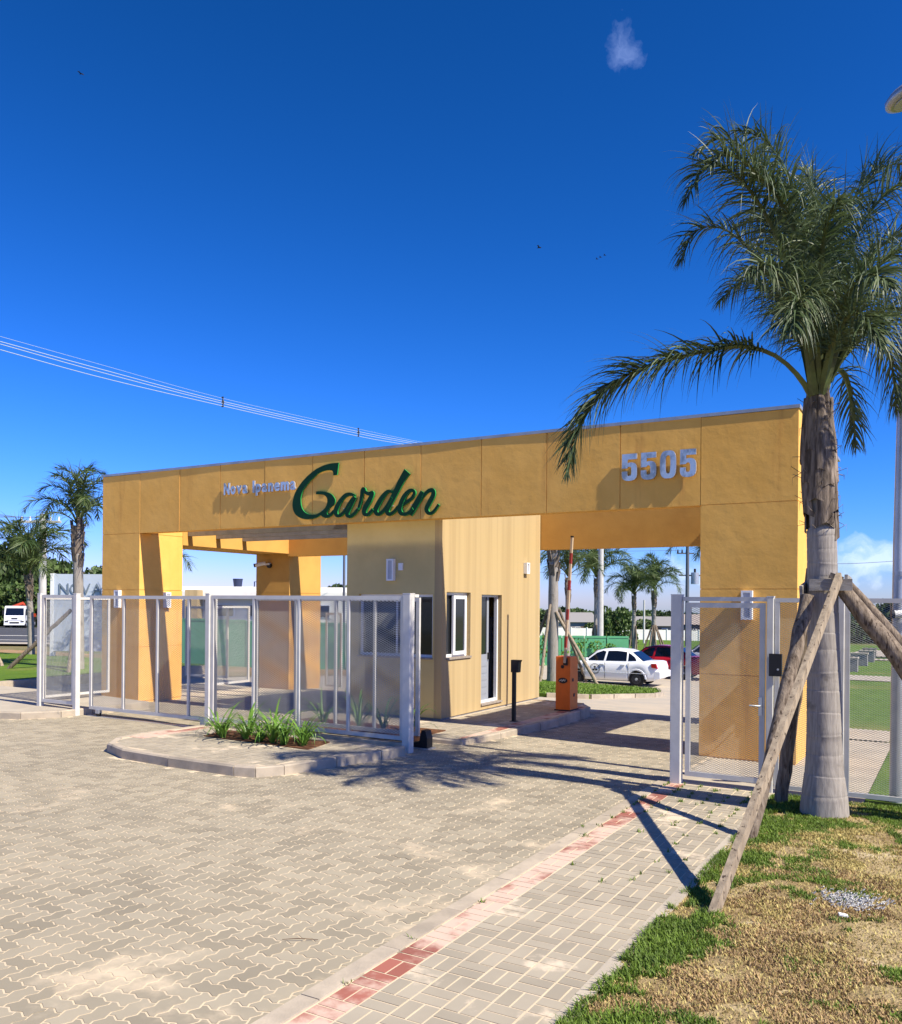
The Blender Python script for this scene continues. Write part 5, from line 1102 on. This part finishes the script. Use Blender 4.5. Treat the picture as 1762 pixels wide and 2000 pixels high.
for (x, y, z, lb) in ((-30.287, 30.32, 11.78, 'dark cable spacer on the power line nearer the left edge'), (-29.291, 39.96, 11.92, 'dark cable spacer on the power line above the green sign')):
    t = thing('cable_spacer', (x, y, z), lb, 'spacer', 'spacers on the power line')
    MB().add([(x-.08, y, z), (x, y, z+.24), (x+.08, y, z), (x, y, z-.20), (x-.08, y+.04, z), (x, y+.04, z+.24), (x+.08, y+.04, z), (x, y+.04, z-.20)], [(0, 3, 2, 1), (4, 5, 6, 7), (0, 1, 5, 4), (1, 2, 6, 5), (2, 3, 7, 6), (3, 0, 4, 7)]).build('body', 'wire', t)
    for dz in (.24, .05, -.2): MB().tube([(x-.05, y, z+dz), (x+.05, y, z+dz)], .035, 6).build('clip', 'grille', t)
for k, (e, z0_, z1_) in enumerate(((-.9, 6.25, 7.3), (-.5, 6.25, 6.7), (.5, 6.25, 6.4))): wire([(-38.27+e*ux, 26.25+e*uy, 6.2), (-44, 20, z1_-.3), (-52, 12, z1_+.6)], .012, ('top', 'middle', 'bottom')[k]+' wire running off left from the far left utility pole')
wire([(-24, 90.1, 7.9), (-31, 74, 7.2), (-42, 50, 7.4)], .02, 'upper wire left of the transformer pole in the right bay'); wire([(-24, 90.1, 5.4), (-29, 76, 4.9), (-38, 55, 5.6)], .02, 'lower sagging wire left of the transformer pole in the right bay')
wire([(-8, 60, 5.0), (-5.5, 66, 5.2), (0, 80, 6.2)], .018, 'single wire against the cloud between the palm trunk and the lamp post')

# ---------------------------------------------------------------- trees
def crown_mesh(seed, nb=9, n=2600, leaf=.17, flat=.8, m='leaf_dark'):
    r = np.random.default_rng(seed); C = []; RR = []
    for i in range(nb):
        a = r.uniform(0, 6.28); e = r.uniform(0, 1)**.5; C.append((math.cos(a)*e*.62, math.sin(a)*e*.62, r.uniform(-.35, .5)*flat)); RR.append(r.uniform(.26, .46))
    C = np.array(C); RR = np.array(RR); k = r.integers(0, nb, n); dv = r.normal(0, 1, (n, 3)); dv /= np.linalg.norm(dv, axis=1)[:, None]; rad = r.uniform(.55, 1.06, n)**.6
    P = C[k]+dv*(RR[k]*rad)[:, None]*np.array([1, 1, flat]); A = r.normal(0, 1, (n, 3)); A /= np.linalg.norm(A, axis=1)[:, None]; B = np.cross(A, r.normal(0, 1, (n, 3))); B /= np.linalg.norm(B, axis=1)[:, None]
    s = (leaf*r.uniform(.5, 1.2, n)*.5)[:, None]; V = np.stack([P-A*s, P+B*s*.7, P+A*s, P-B*s*.7], 1).reshape(-1, 3)
    return fast_mesh('crown', V, np.arange(n*4).reshape(-1, 4), [m])
CR = {'dark': [crown_mesh(1, 11, 3200, .13), crown_mesh(2, 9, 3200, .13)], 'mid': [crown_mesh(3, 10, 2800, .14, m='leaf_mid'), crown_mesh(4, 12, 2800, .13, m='leaf_mid')]}
def tree(x, y, h, r, kind, label, group, seed, zf=.52):
    z0 = hz(y); t = thing('tree', (x, y, z0), label, 'tree', group); rr = random.Random(seed); b = MB()
    b.tube([(x, y, z0-.3), (x+rr.uniform(-.2, .2), y, z0+h*.4), (x+rr.uniform(-.3, .3), y, z0+h*.75)], [h*.035, h*.026, h*.012], 8)
    for k in range(4):
        a = rr.uniform(0, 6.28); b.tube([(x, y, z0+h*.38), (x+math.cos(a)*r*.45, y+math.sin(a)*r*.45, z0+h*.72)], [h*.018, h*.008], 6)
    b.build('trunk', 'bark', t); o = link('crown', CR[kind][seed % 2], t, (0, 0, h*(1-zf*.82))); o.scale = (r, r, h*zf); o.rotation_euler = (0, 0, rr.uniform(0, 6.28)); return t
def at_(xc, d): return c*xc-s*d, s*xc+c*d
c, s = math.cos(R(30)), math.sin(R(30))
def D(px, d): return at_((px-881)/1680*d, d)
LT = 'big trees beyond the avenue'
ORD = 'first second third fourth fifth sixth seventh eighth ninth tenth eleventh twelfth'.split()
BK_ = [-45, 12, 70, 120, 165, 205, 250]; FR_ = [35, 100, -15, 160]
for i, (px, d, h, r, k) in enumerate(((-45, 128, 15.5, 8, 'dark'), (12, 130, 15.5, 7.5, 'dark'), (70, 134, 13.5, 7, 'dark'), (120, 132, 12, 6.5, 'mid'), (165, 128, 11, 6, 'mid'), (205, 138, 12, 6, 'dark'), (250, 136, 9, 6, 'mid'), (35, 122, 7.5, 6, 'mid'), (100, 121, 6.5, 5.5, 'dark'), (-15, 124, 8, 6, 'dark'), (160, 121, 6, 5.5, 'dark'))):
    x, y = D(px, d); tree(x, y, h, r, k, (ORD[sorted(q for q in BK_ if q > -999).index(px)]+' tall tree from the left in the back row beyond the avenue') if px in BK_ else ORD[sorted(FR_).index(px)]+' low tree from the left along the far side of the avenue', LT, i, .8)
for i, (px, d, h, r) in enumerate(((572, 100, 6.6, 2.6), (600, 104, 6.4, 2.6), (645, 100, 7.3, 2.7), (672, 102, 6.8, 2.4), (622, 106, 6.4, 2.6))):
    x, y = D(px, d); tree(x, y, h, r, 'dark', ORD[[572, 600, 622, 645, 672].index(px)]+' dark tree top from the left between the rear column and the booth', 'trees behind the low wall', i, .6)
RT = 'trees along the far hill in the right bay'
rr = random.Random(5)
for i in range(30):
    px = 1035+i*11+rr.uniform(-5, 5); d = rr.uniform(170, 235); x, y = D(px, d); zt = 2.2+rr.uniform(-9, 4)*d/1680; tree(x, y, max(4, zt-hz(y)), rr.uniform(5, 7.5), ('dark', 'mid')[i % 3 == 0], 'tree on the low far hill seen through the right bay', RT, i, .85)
for i in range(8):
    px = 1070+i*36+rr.uniform(-8, 8); d = rr.uniform(142, 160); x, y = D(px, d); tree(x, y, rr.uniform(3, 4.2), rr.uniform(3, 4.5), 'mid', ORD[i]+' low bushy tree from the left just behind the white wall', 'bushes behind the white wall', i, .9)
x, y = D(1203, 84); tree(x, y, 4.6, 2.3, 'mid', 'bright green bushy tree behind the green hoarding', None, 3, .9)
for i in range(11):
    px = 1585+i*24+rr.uniform(-6, 6); d = rr.uniform(120, 150); x, y = D(px, d); tree(x, y, rr.uniform(4.8, 6.3), rr.uniform(5, 6.5), 'dark', ORD[i]+' dark tree from the left in the belt behind the right fence', 'tree belt behind the right fence', i, .9)
x, y = D(1742, 62); tree(x, y, 5.6, 2.3, 'dark', 'round dark tree standing higher than the belt at the right edge', None, 2, .75)

# ---------------------------------------------------------------- grass island, blocks, small things
GI = [(-9.6, 21.9), (-8.55, 22.5), (-7.75, 25.8), (-7.9, 27.2), (-9.0, 30.6), (-13.5, 31.9), (-16.5, 31.0), (-16, 22.4)]
b = MB(); vs = [(x, y, hz(y)+.10) for x, y in GI]+[(x, y, hz(y)-.4) for x, y in GI]; n = len(GI)
b.add(vs, [tuple(range(n))]+[(i, (i+1) % n, n+(i+1) % n, n+i)[::-1] for i in range(n)]); gi = struct(b.build('grass_island', 'grass_far'))
for i in range(5):
    p, q = Vector(GI[i]), Vector(GI[i+1]); m_ = max(1, round((q-p).length/1.1))
    for k in range(m_):
        a, e = p+(q-p)*(k+.02)/m_, p+(q-p)*(k+.98)/m_; MB().bar((a.x, a.y, hz(a.y)-.02), (e.x, e.y, hz(e.y)-.02), .12, .28).build('kerb_stone', 'kerb', gi)
for i, (x, y, lb) in enumerate(((-4.3, 47.6, 'nearest dark concrete block on the lawn behind the fence'), (-4.25, 53.0, 'second dark concrete block on the lawn'), (-4.3, 58.8, 'third dark concrete block on the lawn'), (-4.8, 68.0, 'farthest dark concrete block on the lawn by the lane'))):
    t = thing('concrete_block', (x, y, hz(y)), lb, 'block', 'concrete blocks on the lawn'); b = MB(); b.box(x-.42, x+.42, y-.3, y+.3, hz(y)-.1, hz(y)+.62); b.build('body', 'plinth', t); MB().box(x-.45, x+.45, y-.33, y+.33, hz(y)+.62, hz(y)+.70).build('lid', 'concrete', t)
for i, (p, sc_, lb) in enumerate((((-52.6, 38.9, 38.9), .3, 'small dark bird high in the upper left sky'), ((-33.1, 73.2, 35.3), .45, 'small dark bird in the middle of the sky'), ((-31.7, 85.6, 38.5), .3, 'tiny bird in the sky, left one of the trio'), ((-32.0, 85.4, 38.3), .3, 'tiny bird in the sky, lowest of the trio'), ((-31.3, 85.8, 38.7), .3, 'tiny bird in the sky, right one of the trio'))):
    x, y, z = p; q = sc_; b = MB()
    b.tube([(x-.5*q, y, z), (x-.2*q, y, z+.02), (x+.2*q, y, z), (x+.5*q, y, z-.02)], [.02*q, .11*q, .11*q, .03*q], 6)
    b.add([(x-.15*q, y, z+.05*q), (x+.15*q, y, z+.05*q), (x+.05*q, y-.5*q, z+.35*q), (x-.1*q, y-.95*q, z+.2*q)], [(0, 1, 2, 3)]); b.add([(x-.15*q, y, z+.05*q), (x+.15*q, y, z+.05*q), (x+.05*q, y+.5*q, z+.35*q), (x-.1*q, y+.95*q, z+.2*q)], [(3, 2, 1, 0)])
    tag(b.build('bird', 'bird'), lb, 'bird', 'birds')
tw = MB().tube([(-3.72, 4.29, .012), (-3.63, 4.34, .02), (-3.52, 4.41, .010)], [.002, .003, .002], 5).build('twig', 'twig'); tag(tw, 'thin dark twig lying on the zigzag pavers', 'twig')
for i, (x, y, a, w_, lb) in enumerate(((-.62, 6.55, .4, .03, 'largest white paper scrap on the dry lawn at the right'), (-.1, 5.9, .2, .04, 'white scrap at the right picture edge of the lawn'))):
    b = MB(); b.box(-w_, w_, -w_*.5, w_*.5, .02, .032); o = b.build('paper_scrap', 'paper'); o.location = (x, y, .03); o.rotation_euler = (.15, .2, a); tag(o, lb, 'scrap', 'paper scraps on the lawn')

# lime dust, dry tufts and grass blades
def noise2(x, y, sc, sd): return mnoise.fractal((x*sc+sd, y*sc-sd*.7, sd), .6, 2.0, 4)
def blades(name, n, region, hfun, mats, label, seed, mix, wid=.0045):
    r = np.random.default_rng(seed); V = []; F = []; M = []
    for _ in range(n):
        x, y = region(r); h, mi = hfun(x, y, r)
        if h <= 0: continue
        a = r.uniform(0, 6.28); le = r.uniform(.2, 1.2)*h; dx, dy = math.cos(a)*le, math.sin(a)*le; w_ = wid*r.uniform(.6, 1.5); sx, sy = -math.sin(a)*w_, math.cos(a)*w_; z = mix(x, y); k = len(V)
        V += [(x-sx, y-sy, z), (x+sx, y+sy, z), (x+dx*.45+sx*.7, y+dy*.45+sy*.7, z+h*.62), (x+dx*.45-sx*.7, y+dy*.45-sy*.7, z+h*.62), (x+dx+sx*.1, y+dy+sy*.1, z+h*.95), (x+dx-sx*.1, y+dy-sy*.1, z+h*.95)]
        F += [(k, k+1, k+2, k+3), (k+3, k+2, k+4, k+5)]; M += [mi, mi]
    o = link(name, fast_mesh(name, V, F, mats, M)); return tag(o, label, None, None, 'stuff')
MT['grass_green'] = mat('grass_green', (.15, .235, .026), .6, c2=(.11, .18, .022), scale=3, rnd=.35, transl=.3)
MT['grass_straw'] = mat('grass_straw', (.54, .45, .17), .8, c2=(.42, .34, .12), scale=3, rnd=.3, transl=.2)
MT['grass_brown'] = mat('grass_brown', (.42, .29, .14), .85, c2=(.32, .215, .105), scale=3, rnd=.35, transl=.15)
def lawn_reg(r):
    while True:
        y = 3.2+7.3*r.uniform(0, 1)**1.25; x = r.uniform(-1.74, .3+max(0, (y-5)*.05)); 
        if seen(x, y, 0, 40): return x, y
def lawn_h(x, y, r):
    f = noise2(x, y, .9, 3.1); edge = max(0, 1-(x+1.74)/.5); g = noise2(x, y, 1.7, 8.2)
    green = f*1.0+edge*.55+.25*g+(.25 if y > 8.9 else 0)-((.25 if y > 4.75 else -.14) if y < 5.6 else 0)-.30*max(0, (x+1.0)*.7)
    straw = .25*(y-6.6)+.5*noise2(x, y, 2.3, 5.5)
    if noise2(x, y, 1.5, 14) > .16+edge*.3: return (0, 0) if r.uniform() < .85 else (.018, 1)
    if green+r.normal(0, .12) > .08: return r.uniform(.014, .042)*(1.2 if edge > .3 else .8), 0
    if straw+r.normal(0, .18) > .25: return r.uniform(.010, .028), 1
    return r.uniform(.008, .026), (2 if r.uniform() < .75 else 1)
blades('lawn_grass', 105000, lawn_reg, lawn_h, ['grass_green', 'grass_straw', 'grass_brown'], 'patchy lawn of green, straw and brown grass beside the sidewalk', 11, lawn_z, .0042)
b = MB(); r_ = np.random.default_rng(8)
for i in range(420):
    x, y = -.60+r_.normal(0, .10), 6.95+r_.normal(0, .09); q = r_.uniform(.003, .011); b.bar((x-q, y, lawn_z(x, y)+.012), (x+q, y+r_.normal(0, .006), lawn_z(x, y)+.014+r_.uniform(0, .02)), q*1.4, q*.7)
tag(b.build('lime_crumbs', 'lime'), 'spilled pale lime crumbs on the dry lawn', None, None, 'stuff')
def tuft_reg_factory(n, seed):
    r = np.random.default_rng(seed); Cs = []
    for _ in range(n):
        i = r.integers(0, 6); x = -2.97+.205*i+r.normal(0, .01); y = r.uniform(8.6, 10.6) if r.uniform() < .85 else r.uniform(6.5, 8.6); Cs.append((x, y))
    Cs += [(-3.0, 4.75), (-2.95, 5.6), (-2.72, 6.8), (-3.1, 8.0), (-2.98, 4.0)]
    return lambda r: (lambda q: (q[0]+r.normal(0, .014), q[1]+r.normal(0, .014)))(Cs[r.integers(0, len(Cs))])
blades('joint_weeds', 900, tuft_reg_factory(90, 4), lambda x, y, r: (r.uniform(.012, .042), 0), ['grass_green'], 'sparse green weeds growing in the sidewalk joints', 12, lambda x, y: .0, .004)
def gi_reg(r):
    while True:
        x, y = r.uniform(-16, -7.6), r.uniform(22, 31.8)
        if inpoly(x, y, GI): return x, y
blades('island_grass', 9000, gi_reg, lambda x, y, r: (r.uniform(.03, .09), 0), ['grass_green'], 'short green grass on the island before the white car', 13, lambda x, y: hz(y)+.09, .015)
